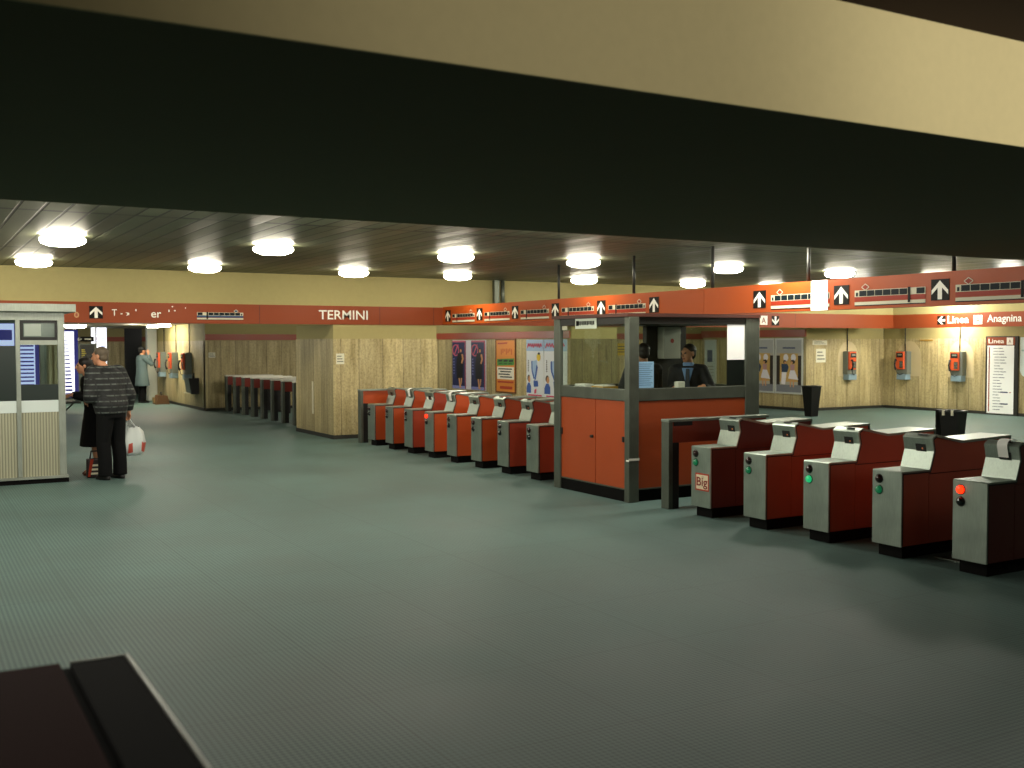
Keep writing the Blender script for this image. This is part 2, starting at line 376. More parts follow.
mb = MB(); pl_poly(mb, P, [(3.29, 2.29), (3.34, 2.31), (3.34, 2.345), (3.28, 2.35), (3.31, 2.325)], WHITE, .006); mb.build('worn_letter', band, True)
for a, z, r1, r2_ in ((3.45, 2.39, .012, .02), (4.0, 2.385, .012, .02), (4.1, 2.39, .015, .012), (4.06, 2.46, .012, .012), (4.28, 2.44, .01, .01)):
    mb = MB(); pl_ell(mb, P, a, z, r1, r2_, WHITE, .006, 8); mb.build('worn_letter', band, True)
mb = MB(); text_mesh(mb, P, 'er', 3.70, 3.87, 2.265, 2.36, WHITE, .006, .02); mb.build('worn_letters', band, True)
train(P, 4.48, 5.30, 2.235, 2.39, band, BLUEP, True)
mb = MB(); pl_ell(mb, P, 2.50, 2.30, .04, .05, mat('sticker_tan', '#b98a5c', .5), .005); pl_ell(mb, P, 2.50, 2.30, .02, .027, STRIPE, .006); mb.build('round_sticker', band, True)
mb = MB(); text_mesh(mb, P, 'Ai', 16.15, 16.33, 2.26, 2.40, WHITE, .006, .02); mb.build('lettering', band, True)
mb = MB(); text_mesh(mb, P, 'Treni', 16.45, 17.05, 2.26, 2.40, WHITE, .006, .02); mb.build('lettering', band, True)
mb = MB(); pl_rect(mb, P, 17.74, 17.98, 2.235, 2.45, WHITE, .006); text_mesh(mb, P, 'A', 17.79, 17.93, 2.27, 2.41, BRICK, .008, .02); mb.build('letter_plate', band, True)
arrow_plate(P, 18.12, 18.36, 2.22, 2.45, band, math.pi)
# right hand band (Linea A Anagnina)
band2 = thing('sign_band', 'brick-red wall sign band lettered Linea A Anagnina above the right telephones', 'sign band', (-17, VF, 2.17))
P = PV(VF)
mb = MB(); mb.box(UF+.001, UB, VF, VF+.08, 2.17, 2.52, BRICK); mb.build('panel', band2, True)
arrow_plate(P, -17.50, -17.26, 2.245, 2.46, band2, math.pi/2)
mb = MB(); text_mesh(mb, P, 'Linea', -17.20, -16.60, 2.27, 2.455, WHITE, .006, .03); mb.build('lettering', band2, True)
mb = MB(); pl_rect(mb, P, -16.47, -16.23, 2.235, 2.455, WHITE, .006); text_mesh(mb, P, 'A', -16.41, -16.29, 2.27, 2.42, BRICK, .008, .02); mb.build('letter_plate', band2, True)
mb = MB(); text_mesh(mb, P, 'Anagnina', -16.10, -15.2, 2.225, 2.455, WHITE, .006, .02); mb.build('lettering', band2, True)

# ------------------------------------------------------------------ hanging train board
board = thing('hanging_sign', 'long orange hanging sign with white arrows and train pictures above the gates', 'sign', (-11, 9.3, 2.18))
P = PV(9.3)
mb = MB(); mb.box(UF+.002, -10.96, 9.3, 9.42, 2.18, 2.53, ORANGE); mb.box(-10.95, -4.4, 9.3, 9.42, 2.18, 2.53, ORANGE); mb.build('panel', board, True)
for k in range(6):
    c = -18.62+k*1.317; arrow_plate(P, c-.11, c+.11, 2.235, 2.46, board)
for k in range(5):
    c = -18.62+k*1.317
    train(P, c+.19, c+1.12, 2.21, 2.405, board, RED2, True)
for c in (-9.89, -8.56, -7.235, -5.91): arrow_plate(P, c-.11, c+.11, 2.235, 2.455, board)
for c in (-9.69, -8.365, -7.05): train(P, c, c+.95, 2.21, 2.415, board, RED2)
mb = MB(); pl_rect(mb, P, -9.02, -8.77, 2.182, 2.528, mat('blown_panel_white', '#fffdf4', .4, emit=3.0), .008, .006); tag(mb.build('blank_panel', board, True), 'blank lamp-lit white panel covering the tail of a train picture')  # blank panel blown white by lamplight, put in as emission
for u in (-14.66, -12.6, -10.85, -9.13, -7.12):
    mb = MB().tube((u, 9.36, 2.52), (u, 9.36, ZC), .022, DARKMET, n=8); mb.build('hanging_rod', board, True)
mb = MB().box(UF-.029, UF+.06, 10.45, 10.56, 2.53, ZC, FRAME).tube((UF+.03, 10.66, 2.53), (UF+.03, 10.66, ZC), .04, FRAME, n=12)
tag(mb.build('cable_duct'), 'grey vertical cable duct on the cream wall above the sign band', 'duct')

# ------------------------------------------------------------------ ceiling lamps
GLOW = mat('lamp_opal', '#ffffff', .4, emit=44, ecol='#fff5dc')
lamp = thing('ceiling_lamp', 'x', 'lamp', (0, 0, ZC), group='round white ceiling lamps')
mb = MB(); mb.lathe([(.0, -.02), (.19, -.02), (.2, 0)], (0, 0, 0), ALU, 20); mb.build('base', lamp)
mb = MB(); mb.lathe([(.20, -.02), (.25, -.035), (.26, -.06), (.24, -.095), (.16, -.125), (.0, -.135)], (0, 0, 0), GLOW, 20); mb.build('diffuser', lamp)
ordn = ['leftmost', 'second from left', 'third from left', 'fourth from left', 'fifth from left', 'sixth from left', 'seventh from left']
rows = [(-13.4, (1.64, 4.17, 6.82, 9.0, 11.88, 14.5, 17.1), 'nearer'), (-17.2, (1.70, 4.22, 6.77, 8.79, 11.57, 14.3, 16.5), 'farther')]
first = True
for u, vs, w in rows:
    for i, v in enumerate(vs):
        o = lamp if first else dup(lamp); first = False
        o.location = (u, v, ZC); o['label'] = 'glowing white round ceiling lamp, %s in the %s row' % (ordn[i], w)
def plight(name, loc, e, r=.2, col=(1, .95, .82)):
    l = bpy.data.lights.new(name, 'POINT'); l.energy = e; l.shadow_soft_size = r; l.color = col
    o = bpy.data.objects.new(name, l); C.objects.link(o); o.location = loc; return o
LE = 110
for v in (-3.4, -.9, 1.65, 4.2, 6.75, 9.0, 11.8, 14.4, 17): plight('hall_light', (-9.25, v, ZC-.22), LE)
for u in (-13.4, -17.2):
    for v in (-3.4, -.9, 19.3): plight('hall_light', (u, v, ZC-.22), LE)
for u in (-13.2, -16.9): plight('hall_light', (u, 21.85, ZC-.22), LE*1.7)
def spot(name, loc, tgt, e, ang, r=.15, col=(1, .95, .82)):
    l = bpy.data.lights.new(name, 'SPOT'); l.energy = e; l.spot_size = math.radians(ang); l.spot_blend = .8; l.shadow_soft_size = r; l.color = col
    o = bpy.data.objects.new(name, l); C.objects.link(o); o.location = loc
    o.rotation_euler = (Vector(tgt)-Vector(loc)).to_track_quat('-Z', 'Y').to_euler(); return o
spot('added_beam_wash', (.6, 6.2, 2.75), (-2.95, 5.2, 2.95), 620, 62)  # unseen spots added to brighten the cream beam face but not the floor
spot('added_beam_wash', (.6, 3.0, 2.75), (-2.95, 2.4, 2.95), 170, 60)
plight('near_lamp', (0, 5, 2.95), 14); plight('near_lamp', (0, 0, 2.95), 8)
plight('hall_light', (-4.1, 10.2, 2.6), 42); plight('hall_light', (-3.6, 12.8, 2.6), 30)  # unseen fill lights added under the beam to lift the gates' red sides
# recess lamps under the low ceiling
for loc, e in (((-25, 10.6, 2.3), 70), ((-21.3, 10.9, 2.3), 55), ((-25.6, 8.6, 2.3), 55), ((-32, 5.8, 2.25), 45), ((-36, 2, 2.25), 40), ((-21.5, 4.2, 2.25), 90), ((-26, 3, 2.25), 30), ((-17.6, 23.02, 2.31), 170), ((-13.5, 23.0, 2.3), 14), ((-22.0, 18.2, 2.3), 45), ((-22.4, 15.3, 2.3), 45), ((-38, 7.9, 2.2), 5)):
    plight('recess_lamp', loc, e, .15)
tag(MB().lathe([(.0, 0), (.3, 0), (.32, -.03), (.26, -.08), (0, -.1)], (-33.2, 4.35, ZL), GLOW, 20).build('ceiling_lamp'), 'flat glowing lamp under the low ceiling right of the metal kiosk', 'lamp')
tag(MB().box(-33.0, -30.9, 6.35, 6.6, ZL-.07, ZL, GLOW, .02).build('ceiling_lamp'), 'glowing lamp strip over the left wall telephones', 'lamp')

# ------------------------------------------------------------------ ticket gates
REDLIT = mat('red_signal_lit', '#ff2a12', .3, emit=4.0, ecol='#ff2408'); REDOFF = mat('red_signal_off', '#2a0706', .2, coat=.6)
GRNLIT = mat('green_signal_lit', '#1f9a60', .3, emit=.55, ecol='#2be08a'); GRNDIM = mat('green_signal_dim', '#0f4a30', .25, emit=.12, ecol='#2be08a', coat=.6); GRNOFF = mat('green_signal_off', '#0a1512', .2, coat=.6); DKLENS = mat('dark_lens', '#0b0908', .2, coat=.6)
PAPER = mat('white_paper', '#fbfaf4', .6)
GW = .301
def offset_strip(pts, t):
    """inner offset of an open polyline in (y,z), body lies to the right of travel"""
    out = []
    for i, p in enumerate(pts):
        ns = []
        for a, b_ in ((i-1, i), (i, i+1)):
            if a < 0 or b_ >= len(pts): continue
            dy, dz = pts[b_][0]-pts[a][0], pts[b_][1]-pts[a][1]; L_ = math.hypot(dy, dz); ns.append((dz/L_, -dy/L_))
        ny = sum(n[0] for n in ns); nz = sum(n[1] for n in ns); L_ = math.hypot(ny, nz); ny /= L_; nz /= L_
        k = t/max(.4, ny*ns[0][0]+nz*ns[0][1]); out.append((p[0]+ny*k, p[1]+nz*k))
    return out
FRONT = [(0, .105), (0, .722), (.008, .73), (.345, .73), (.395, .88), (.372, .985), (.385, 1.0), (.43, 1.022)]
TOP = [(.43, 1.022), (.76, .957), (1.42, .975)]
def make_gate(label, red=0, green=0, red_mat=GATERED, extra=None):
    """red/green: lit flags"""
    g = thing('ticket_gate', label, 'ticket gate', (0, 0, 0), 0, 'ticket gates')
    h = GW/2
    prof = FRONT+TOP[1:]+[(1.42, .105)]
    core = [(y, z) for y, z in offset_strip(FRONT+TOP[1:], .012)]+[(1.41, .105)]
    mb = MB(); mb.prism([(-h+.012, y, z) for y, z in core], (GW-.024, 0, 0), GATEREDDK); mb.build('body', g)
    for sx in (-1, 1):
        x0 = sx*(h-.012); d = (sx*.008, 0, 0)
        lower = [(.012, .108), (.012, .716), (.338, .716), (.338, .108)]
        rear = [(.343, .108), (.343, .690), (1.405, .690), (1.405, .108)]
        upper = [(.352, .698), (.405, .88), (.384, .985), (.43, 1.005), (.76, .94), (1.405, .958), (1.405, .698)]
        for pg in (lower, rear, upper):
            mb = MB(); mb.prism([(x0, y, z) for y, z in pg], d, red_mat); mb.build('side_panel', g)
    a = FRONT; bq = offset_strip(FRONT, .014)
    mb = MB(); n = len(a)
    for i in range(n-1):
        mb.prism([(-h, *a[i]), (-h, *a[i+1]), (-h, *bq[i+1]), (-h, *bq[i])], (GW, 0, 0), STEEL)
    mb.build('front_plate', g)
    # dark edge strip seen beside the steel
    mb = MB(); b2 = offset_strip(FRONT, .026)
    for i in range(n-1):
        for x in (-h+.001, h-.0065): mb.prism([(x, *bq[i]), (x, *bq[i+1]), (x, *b2[i+1]), (x, *b2[i])], (.0055, 0, 0), BLACK)
    mb.build('edge_trim', g)
    a = TOP; bq = offset_strip(TOP, .022); mb = MB()
    for i in range(2): mb.prism([(-h-.004, *a[i]), (-h-.004, *a[i+1]), (-h-.004, *bq[i+1]), (-h-.004, *bq[i])], (GW+.008, 0, 0), STEEL)
    mb.build('top_cover', g)
    mb = MB(); mb.box(-h+.0, h-.0, 1.42, 1.432, .105, .972, STEEL); mb.build('rear_plate', g)
    mb = MB(); mb.box(-h+.03, h-.03, .05, 1.38, 0, .105, PLINTH); mb.build('plinth', g)
    # signal lamps
    for z, lit, on, off, nm in ((.655, red, REDLIT, REDOFF, 'red_signal'), (.562, green, GRNLIT, GRNOFF, 'green_signal')):
        mb = MB(); mb.lathe([(.0, -.004), (.039, -.004), (.041, .0)], (-h+.07, 0, z), BLACK, 16, 'y')
        mb.lathe([(.034, -.004), (.03, -.018), (.017, -.026), (0, -.028)], (-h+.07, 0, z), (GRNDIM if lit == .5 else on) if lit else off, 16, 'y')
        mb.build(nm, g)
    # ticket slot on the sloped console
    def on(y0, z0, y1, z1, t0, t1, x0, x1, m, lift=.003):
        dy, dz = y1-y0, z1-z0; L_ = math.hypot(dy, dz); ny, nz = -dz/L_*lift, dy/L_*lift
        A = (y0+dy*t0+ny, z0+dz*t0+nz); B = (y0+dy*t1+ny, z0+dz*t1+nz)
        return [(x0, *A), (x1, *A), (x1, *B), (x0, *B)], m
    mb = MB(); pts, m = on(.395, .88, .372, .985, -.16, .55, -.025, .08, BLACK, .004); mb.add(pts, [(0, 1, 2, 3)], m)
    pts, m = on(.395, .88, .372, .985, .12, .26, .035, .05, mat('slot_glow', '#d0764a', .4, emit=.15), .006); mb.add(pts, [(0, 1, 2, 3)], m); mb.build('ticket_slot', g)
    mb = MB(); mb.box(-.02, .07, .40, .425, 1.012, 1.021, BLACK); mb.build('exit_slot', g)
    if extra == 'strip':
        mb = MB(); w0, w1 = -.03, .06
        pp = [(.384, .893), (.366, .965), (.362, .995), (.372, 1.018), (.40, 1.035), (.45, 1.036), (.52, 1.02)]
        for i in range(len(pp)-1): mb.add([(w0, *pp[i]), (w1, *pp[i]), (w1, *pp[i+1]), (w0, *pp[i+1])], [(0, 1, 2, 3)], PAPER, True)
        tag(mb.build('paper_strip', g), 'white paper strip taped over the ticket slot')
    if extra == 'squares':
        mb = MB()
        for x0, x1 in ((-.10, -.03), (.085, .145)):
            pts, m = on(.395, .88, .372, .985, -.05, .4, x0, x1, PAPER, .004); mb.add(pts, [(0, 1, 2, 3)], m)
        mb.build('paper_squares', g)
    if extra == 'sticker':
        P = PV(0)
        mb = MB(); pl_rect(mb, P, -.083, .13, .275, .455, mat('sticker_red', '#c23a20', .45), .003); pl_rect(mb, P, -.068, .115, .29, .44, mat('sticker_cream', '#f0dfc0', .45), .004)
        text_mesh(mb, P, 'Big', -.06, .108, .295, .415, mat('sticker_ink', '#8c1f14', .45), .006, .035)
        pl_ell(mb, P, .035, .415, .022, .016, mat('sticker_tan2', '#d8c9a8', .5), .005)
        mb.build('sticker', g)
    return g
GATESHADED = mat('gate_red_shaded', '#5a1c12', .5, noise=.1, nscale=6); GATELIT = mat('gate_red_lit', '#b05034', .5, noise=.1, nscale=6)  # one gate red in shaded and lit tones, the lighting put into the colour
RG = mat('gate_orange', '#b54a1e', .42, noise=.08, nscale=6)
specA = [('steel and red ticket gate with a Big sticker, right row beside the booth', 0, .5, 'sticker'),
         ('brick-red ticket gate with dim green light, second from the booth in the right row', 0, .5, None),
         ('brick-red ticket gate with bright green light, third from the booth in the right row', 0, 1, None),
         ('brick-red ticket gate with faint green light, fourth from the booth in the right row', 0, .5, None),
         ('ticket gate with lit red light and white paper strip, at the right edge', 1, 0, 'strip')]
for k, (lab, r, g_, ex) in enumerate(specA):
    o = make_gate(lab, r, g_, (GATESHADED, GATELIT, GATELIT, GATELIT, GATESHADED)[k], ex); o.location = (-8.558+.7925*k+GW/2, 7.107, 0); o['group'] = 'ticket gates right of the booth'
names = ['ticket gate nearest the pillar in the left row', 'ticket gate with white strip, second from the pillar in the left row',
         'ticket gate with white squares beside its slot, third from the pillar', 'ticket gate with a lit red light, fourth from the pillar in the left row',
         'orange ticket gate, fifth from the pillar in the left row', 'orange ticket gate, sixth from the pillar in the left row',
         'dark red ticket gate, seventh from the pillar in the left row', 'ticket gate half hidden by the orange booth, last in the left row']
exs = [None, 'strip', 'squares', 'strip', None, None, None, None]
for k, lab in enumerate(names):
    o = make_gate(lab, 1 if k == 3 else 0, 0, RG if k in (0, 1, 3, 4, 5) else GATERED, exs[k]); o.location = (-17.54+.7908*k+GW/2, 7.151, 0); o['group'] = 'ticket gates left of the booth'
# threshold strips
for u0, u1, lab in ((-5.81, -5.45, 'thin bright metal strip on the floor between the last two right gates'), (-4.75, -4.3, 'thin bright metal strip on the floor right of the last gate')):
    tag(MB().box(u0, u1, 7.435, 7.447, 0, .008, STEEL).build('threshold_strip'), lab, 'floor strip')

# rail frames (fixed side of the outermost passage) and exit rails
def make_rail(name, label, cat, L_=1.45, legw=.10, zt=.975, leg_back=True, red=None, white=False):
    r = thing(name, label, cat)
    red = red or GATERED; w = .13
    mb = MB(); mb.box(-w/2, w/2, 0, .055, 0, zt-.03, FRAME, .004); mb.build('post', r)
    mb = MB(); mb.box(-w/2+.012, w/2-.012, .055, .15, 0, .72, BLACK); mb.build('post_core', r)
    mb = MB(); mb.box(-w/2+.02, w/2-.02, .055, L_-.02, .715, zt-.03, red, .004); mb.build('side_panel', r)
    mb = MB(); mb.box(-w/2-.005, w/2+.005, -.003, L_, zt-.03, zt, STEEL if not white else mat('pale_top', '#e4e1d2', .35), .004); mb.build('top_rail', r)
    mb = MB(); mb.box(-w/2+.012, w/2-.012, L_-.15, L_-.05, 0, .72, BLACK); mb.build('post', r)
    return r
o = make_rail('barrier_rail', 'dark steel barrier rail with red panel in front of the orange booth', 'barrier rail'); o.location = (-9.03, 7.13, 0)
mb = MB(); mb.box(.045, .052, .08, .34, .90, .945, BLACK, .003); mb.build('hand_grip', o)
o = make_rail('barrier_rail', 'steel barrier rail with orange panel against the sign pillar', 'barrier rail', red=RG); o.location = (-17.95, 7.15, 0)
er = None
ords = ['leftmost', 'second from left', 'third from left', 'fourth from left', 'fifth from left', 'sixth from left', 'rightmost but one', 'rightmost']
for k in range(8):
    if er is None: er = make_rail('exit_rail', '', 'exit rail', L_=1.3, white=True, red=mat('exit_red', '#7c2a1e', .45)); o = er
    else: o = dup(er)
    o.location = (-28.25+.813*k, 7.43, 0); o['group'] = 'exit rails left of the sign pillar'; o['label'] = 'red-panelled exit rail beyond the pillar, %s of its row' % ords[k]

# ------------------------------------------------------------------ ticket booth
U0, U1, V0, V1 = -11.13, -9.57, 7.03, 9.0; ZR = 2.10
booth = thing('ticket_booth', 'glazed ticket booth with orange panels and grey metal frame between the gate rows', 'ticket booth', (-10.35, 8, 0))
mb = MB(); mb.box(U0+.02, U1-.02, V0+.02, V1-.02, 0, .14, PLINTH); mb.build('plinth', booth, True)
for u0, u1, v0, v1 in ((U0, U0+.14, V0, V0+.05), (U1-.07, U1+.02, V0, V0+.14), (U1-.1, U1, V1-.22, V1), (U0, U0+.12, V1-.12, V1)):
    MB().box(u0, u1, v0, v1, 0, ZR, FRAME, .006).build('corner_post', booth, True)
mb = MB(); mb.box(U0-.02, U1+.02, V0-.02, V1, ZR, 2.14, mat('booth_roof', '#4a2318', .5)); mb.box(U0+.05, U1-.05, V0+.05, V1-.05, 2.02, ZR, DARKMET); mb.build('roof', booth, True)
# sill bands
mb = MB(); mb.box(U0+.1, U1-.06, V0+.01, V0+.06, 1.145, 1.28, FRAME, .004); mb.box(U1-.05, U1-.005, V0+.14, V1-.2, 1.145, 1.285, FRAME, .004)
mb.box(U0, U0+.05, V0+.08, V1-.1, 1.145, 1.28, FRAME); mb.box(U0+.1, U1-.1, V1-.05, V1, 1.145, 1.28, FRAME); mb.build('sill', booth, True)
# lower panels: two doors facing the hall, one long panel
for a, b_, knob in ((U0+.145, -10.248, -10.30), (-10.238, U1-.075, None)):
    d_ = MB().box(a, b_, V0+.02, V0+.05, .15, 1.14, BOOTHORANGE, .003).build('door', booth, True)
    if knob:
        k_ = MB().tube((knob, V0+.02, .70), (knob, V0-.012, .70), .018, DARKMET, n=12); k_.build('knob', d_)
        for v_ in d_.children: v_.data.transform(Matrix.Translation((10.35, -8, 0)))
    else:
        k_ = MB().box(b_-.05, b_-.02, V0+.005, V0+.02, .68, .74, BLACK); k_.build('lock', d_).data.transform(Matrix.Translation((10.35, -8, 0)))
MB().box(U0+.15, U0+.175, V0+.005, V0+.02, .68, .76, BLACK).build('hinge', booth, True)
MB().box(U1-.035, U1-.012, V0+.145, V1-.22, .15, 1.14, BOOTHORANGE, .003).build('side_panel', booth, True)
mb = MB(); mb.box(U0+.14, U1-.07, V0+.015, V0+.04, .135, .15, FRAME); mb.box(U1-.03, U1, V0+.14, V1-.2, .135, .15, FRAME); mb.build('kick_trim', booth, True)
mb = MB(); mb.box(U0+.01, U0+.04, V0+.1, V1-.1, .14, 1.14, BOOTHORANGE); mb.box(U0+.1, U1-.1, V1-.04, V1-.01, .14, 1.14, BOOTHORANGE); mb.build('back_panel', booth, True)
# glazing
MB().box(U0+.14, U1-.07, V0+.035, V0+.04, 1.28, 2.02, GLASS).build('glass_pane', booth, True)
MB().box(U1-.03, U1-.025, V0+.14, V1-.2, 1.285, 2.02, GLASS).build('glass_pane', booth, True)
MB().box(U0+.02, U0+.025, V0+.1, V1-.12, 1.28, 2.02, GLASS).build('glass_pane', booth, True)
MB().box(U0+.12, U1-.1, V1-.03, V1-.025, 1.28, 2.02, GLASS).build('glass_pane', booth, True)
mb = MB(); mb.box(U0+.1, U1-.06, V0+.01, V0+.06, 2.02, ZR, DARKMET); mb.box(U1-.05, U1-.01, V0+.14, V1-.2, 2.02, ZR, DARKMET); mb.build('head_rail', booth, True)
MB().box(U0+.05, U1-.08, V0+.06, V0+.42, 1.2, 1.235, mat('desk_green', '#1c2a26', .4)).build('desk', booth, True)
MB().box(U1-.3, U1-.06, V0+.42, V1-.1, 1.2, 1.235, mat('desk_green', '#1c2a26', .4)).build('desk', booth, True)
mb = MB(); pl_rect(mb, PV(V0+.03), -10.98, -10.86, 1.965, 2.015, PALE, .004); mb.build('small_label', booth, True)
mb = MB(); mb.box(U1+.019, U1+.0235, V0-.002, V0+.142, .475, .50, WHITE); mb.box(U1-.03, U1+.0235, V0-.004, V0, .465, .485, WHITE); tag(mb.build('tape', booth, True), 'white tape around the corner post')
mb = MB(); P = PV(V0+.008); pl_rect(mb, P, -10.64, -10.20, 1.975, 2.095, mat('plate_pale', '#cfd8c8', .5), .01, .01)
random.seed(3); x = -10.60
while x < -10.24:
    w = random.uniform(.015, .03); pl_rect(mb, P, x, x+w, 2.015+random.uniform(0, .01), 2.065, BLACKP, .012); x += w+.008
pl_rect(mb, P, -10.62, -10.56, 2.01, 2.07, BLACKP, .012); mb.build('name_plate', booth, True)
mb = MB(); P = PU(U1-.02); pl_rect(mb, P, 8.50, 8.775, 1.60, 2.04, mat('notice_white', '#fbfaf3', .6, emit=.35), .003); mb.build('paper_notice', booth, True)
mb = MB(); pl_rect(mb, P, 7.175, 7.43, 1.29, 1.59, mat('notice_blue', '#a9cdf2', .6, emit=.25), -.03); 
for i in range(11): pl_rect(mb, P, 7.195, 7.41-.02*(i % 3), 1.56-.024*i, 1.566-.024*i, mat('notice_blue_ink', '#6f93c0', .6), -.028)
mb.build('paper_notice', booth, True)
mb = MB(); pl_rect(mb, P, 8.50, 8.775, 1.29, 1.60, mat('tinted_panel', '#141c18', .3), -.004); mb.build('dark_panel', booth, True)
# centre mullion, cabinet, papers inside
MB().box(-10.98, -10.9, 8.3, 8.95, 1.24, 2.02, BLACK).build('inner_partition', booth, True)
cab = thing('wall_cabinet', 'small white cabinet with a red dot hanging inside the orange booth', 'cabinet', (-10.85, 8.65, 1.6))
MB().box(-10.89, -10.75, 8.47, 8.74, 1.60, 2.01, mat('cab_white', '#cfd0c2', .5), .006).build('case', cab, True)
mb = MB(); pl_ell(mb, PU(-10.75), 8.6, 1.83, .028, .03, mat('dot_red', '#b53222', .5), .003); mb.build('red_dot', cab, True)
mb = MB(); mb.box(-10.55, -10.3, 7.2, 7.42, 1.236, 1.285, mat('folder_yellow', '#c79a2e', .6)); mb.box(-10.52, -10.33, 7.22, 7.4, 1.285, 1.30, PAPER)
tag(mb.build('paper_stack'), 'yellow folder with white papers on the booth desk', 'papers')
tag(MB().box(-9.86, -9.78, 7.92, 8.02, 1.236, 1.345, mat('card_white', '#e8e6da', .6), .006).build('card_holder'), 'small white card holder on the booth desk behind the glass', 'card holder')
mb = MB(); mb.box(-10.95, -10.72, 7.22, 7.36, 1.236, 1.30, PAPER, .01); tag(mb.build('paper_box'), 'low white paper box at the left end of the booth desk', 'box')

# ------------------------------------------------------------------ metal kiosk on the left
KU, KR, KL = -14.87, 1.82, -1.2; KB = -17.0
kiosk = thing('metal_kiosk', 'aluminium framed kiosk with glass and ribbed metal panels at the left edge', 'kiosk', (-15.9, .3, 0))
RIB = mat('ribbed_panel', '#a4a28a', .5, .2); nt, N, L, b = nodes_of(RIB)
geo = N.new('ShaderNodeNewGeometry'); sep = N.new('ShaderNodeSeparateXYZ'); L.new(geo.outputs['Position'], sep.inputs[0])
w = math_node(nt, 'SINE', math_node(nt, 'MULTIPLY', math_node(nt, 'ADD', sep.outputs['X'], sep.outputs['Y']), 180)); L.new(ramp(nt, math_node(nt, 'MULTIPLY_ADD', w, .5, .5), [(0, lin('#83826d')), (.6, lin('#b1af97'))]), b.inputs['Base Color'])
bp = N.new('ShaderNodeBump'); bp.inputs['Strength'].default_value = .4; bp.inputs['Distance'].default_value = .006; L.new(w, bp.inputs['Height']); L.new(bp.outputs[0], b.inputs['Normal'])
MB().box(KB, KU+.02, KL, KR+.02, 0, .06, PLINTH).build('plinth', kiosk, True)
MB().box(KB, KU+.035, KL, KR+.02, .06, .09, ALU).build('base_rail', kiosk, True)
MB().box(KB-.12, KU+.12, KL, KR+.13, 2.225, 2.33, ALU, .008).build('roof', kiosk, True)
MB().box(KB, KU, KL, KR, 2.12, 2.225, ALU).build('header', kiosk, True)
for v0, v1 in ((KR-.085, KR), (1.235, 1.29), (.62, .68), (KL, KL+.08)):
    MB().box(KU-.06, KU, v0, v1, .09, 2.12, ALU, .005).build('post', kiosk, True)
for v0, v1 in ((KR-.085, KR), (KL, KL+.08)): MB().box(KB, KB+.06, v0, v1, .09, 2.12, ALU).build('post', kiosk, True)
DKP = mat('dark_teal_panel', '#16241f', .3)
for a, b_ in ((1.29, KR-.085), (.68, 1.235), (KL+.08, .62)):
    MB().box(KU-.04, KU-.02, a, b_, .09, .925, RIB).build('ribbed_panel', kiosk, True)
    MB().box(KU-.045, KU-.015, a, b_, .925, 1.08, mat('white_shelf_panel', '#d4dedb', .4)).build('white_panel', kiosk, True)
MB().box(KU-.04, KU-.02, 1.29, KR-.085, 1.08, 1.285, DKP).build('dark_panel', kiosk, True)
MB().box(KU-.04, KU-.02, .68, 1.235, 1.08, 1.79, DKP).build('dark_panel', kiosk, True)
MB().box(KU-.04, KU-.02, KL+.08, .62, 1.08, 1.79, DKP).build('dark_panel', kiosk, True)
MB().box(KU-.032, KU-.028, 1.29, KR-.085, 1.285, 1.80, KGLASS).build('glass_pane', kiosk, True)
MB().box(KU-.032, KU-.028, .68, 1.235, 1.79, 2.12, KGLASS).build('glass_pane', kiosk, True)
MB().box(KU-.032, KU-.028, KL+.08, .62, 1.79, 2.12, KGLASS).build('glass_pane', kiosk, True)
MB().box(KU-.05, KU-.005, 1.29, KR-.085, 1.80, 1.86, ALU).build('transom', kiosk, True)
mb = MB(); mb.box(KU-.1, KU-.005, 1.295, KR-.09, 1.86, 2.115, BLACK); mb.box(KU-.005, KU+.0, 1.33, 1.70, 1.90, 2.08, mat('screen_glass', '#5d6a62', .12)); mb.box(KU, KU+.002, 1.34, 1.54, 1.915, 2.07, mat('screen_glare', '#8d978c', .2)); mb.build('display_box', kiosk, True)
MB().box(KB, KU-.06, KR-.04, KR-.02, .09, 1.0, RIB).build('side_panel', kiosk, True)
MB().box(KB, KU-.06, KR-.032, KR-.028, 1.0, 2.12, KGLASS).build('glass_pane', kiosk, True)
mb = MB(); mb.box(KU-1.05, KU-.4, KR, KR+.24, 1.005, 1.03, DARKMET); mb.path([(KU-.7, KR, .82), (KU-.7, KR+.2, 1.01)], .01, DARKMET); mb.build('writing_shelf', kiosk, True)
tag(MB().box(KU-.85, KU-.62, KR+.03, KR+.2, 1.032, 1.038, PAPER).build('paper_sheet'), 'white paper sheet on the writing shelf of the metal kiosk', 'paper')

# ------------------------------------------------------------------ lit panels and fittings in the far left hall
LITW = mat('lit_white', '#ffffff', .4, emit=1.6, ecol='#f4f6ff'); LITB = mat('lit_pale_blue', '#cfdcff', .4, emit=.8, ecol='#c4d2ff'); INDIGO = mat('indigo_print', '#2b2f8a', .4, emit=.25, ecol='#2b2fa0')
def lit_board(name, label, P, s0, s1, z0, z1, bars, fade):
    t = thing(name, label, 'light box', P(s0, z0, 0))
    mb = MB(); pl_rect(mb, P, s0-.08, s1+.1, z0-.05, z1+.05, INDIGO, -.001, .12); mb.build('case', t, True)
    mb = MB(); pl_rect(mb, P, s0, s1, z0, z1, LITW if fade else LITB, .004)
    for i in range(bars):
        k = i/bars; zz = z1-(z1-z0)*(k+.25/bars); hh = (z1-z0)/bars*(.12+.5*(k if fade else .6))
        pl_rect(mb, P, s0+(s1-s0)*.06, s0+(s1-s0)*(.35+.5*k if fade else .93), zz-hh, zz, INDIGO, .007)
    mb.build('printed_face', t, True)
    return t
lit_board('light_box', 'tall lit white and indigo striped board right of the metal kiosk', PU(-30.0), 3.66, 3.90, .45, 2.15, 17, True)
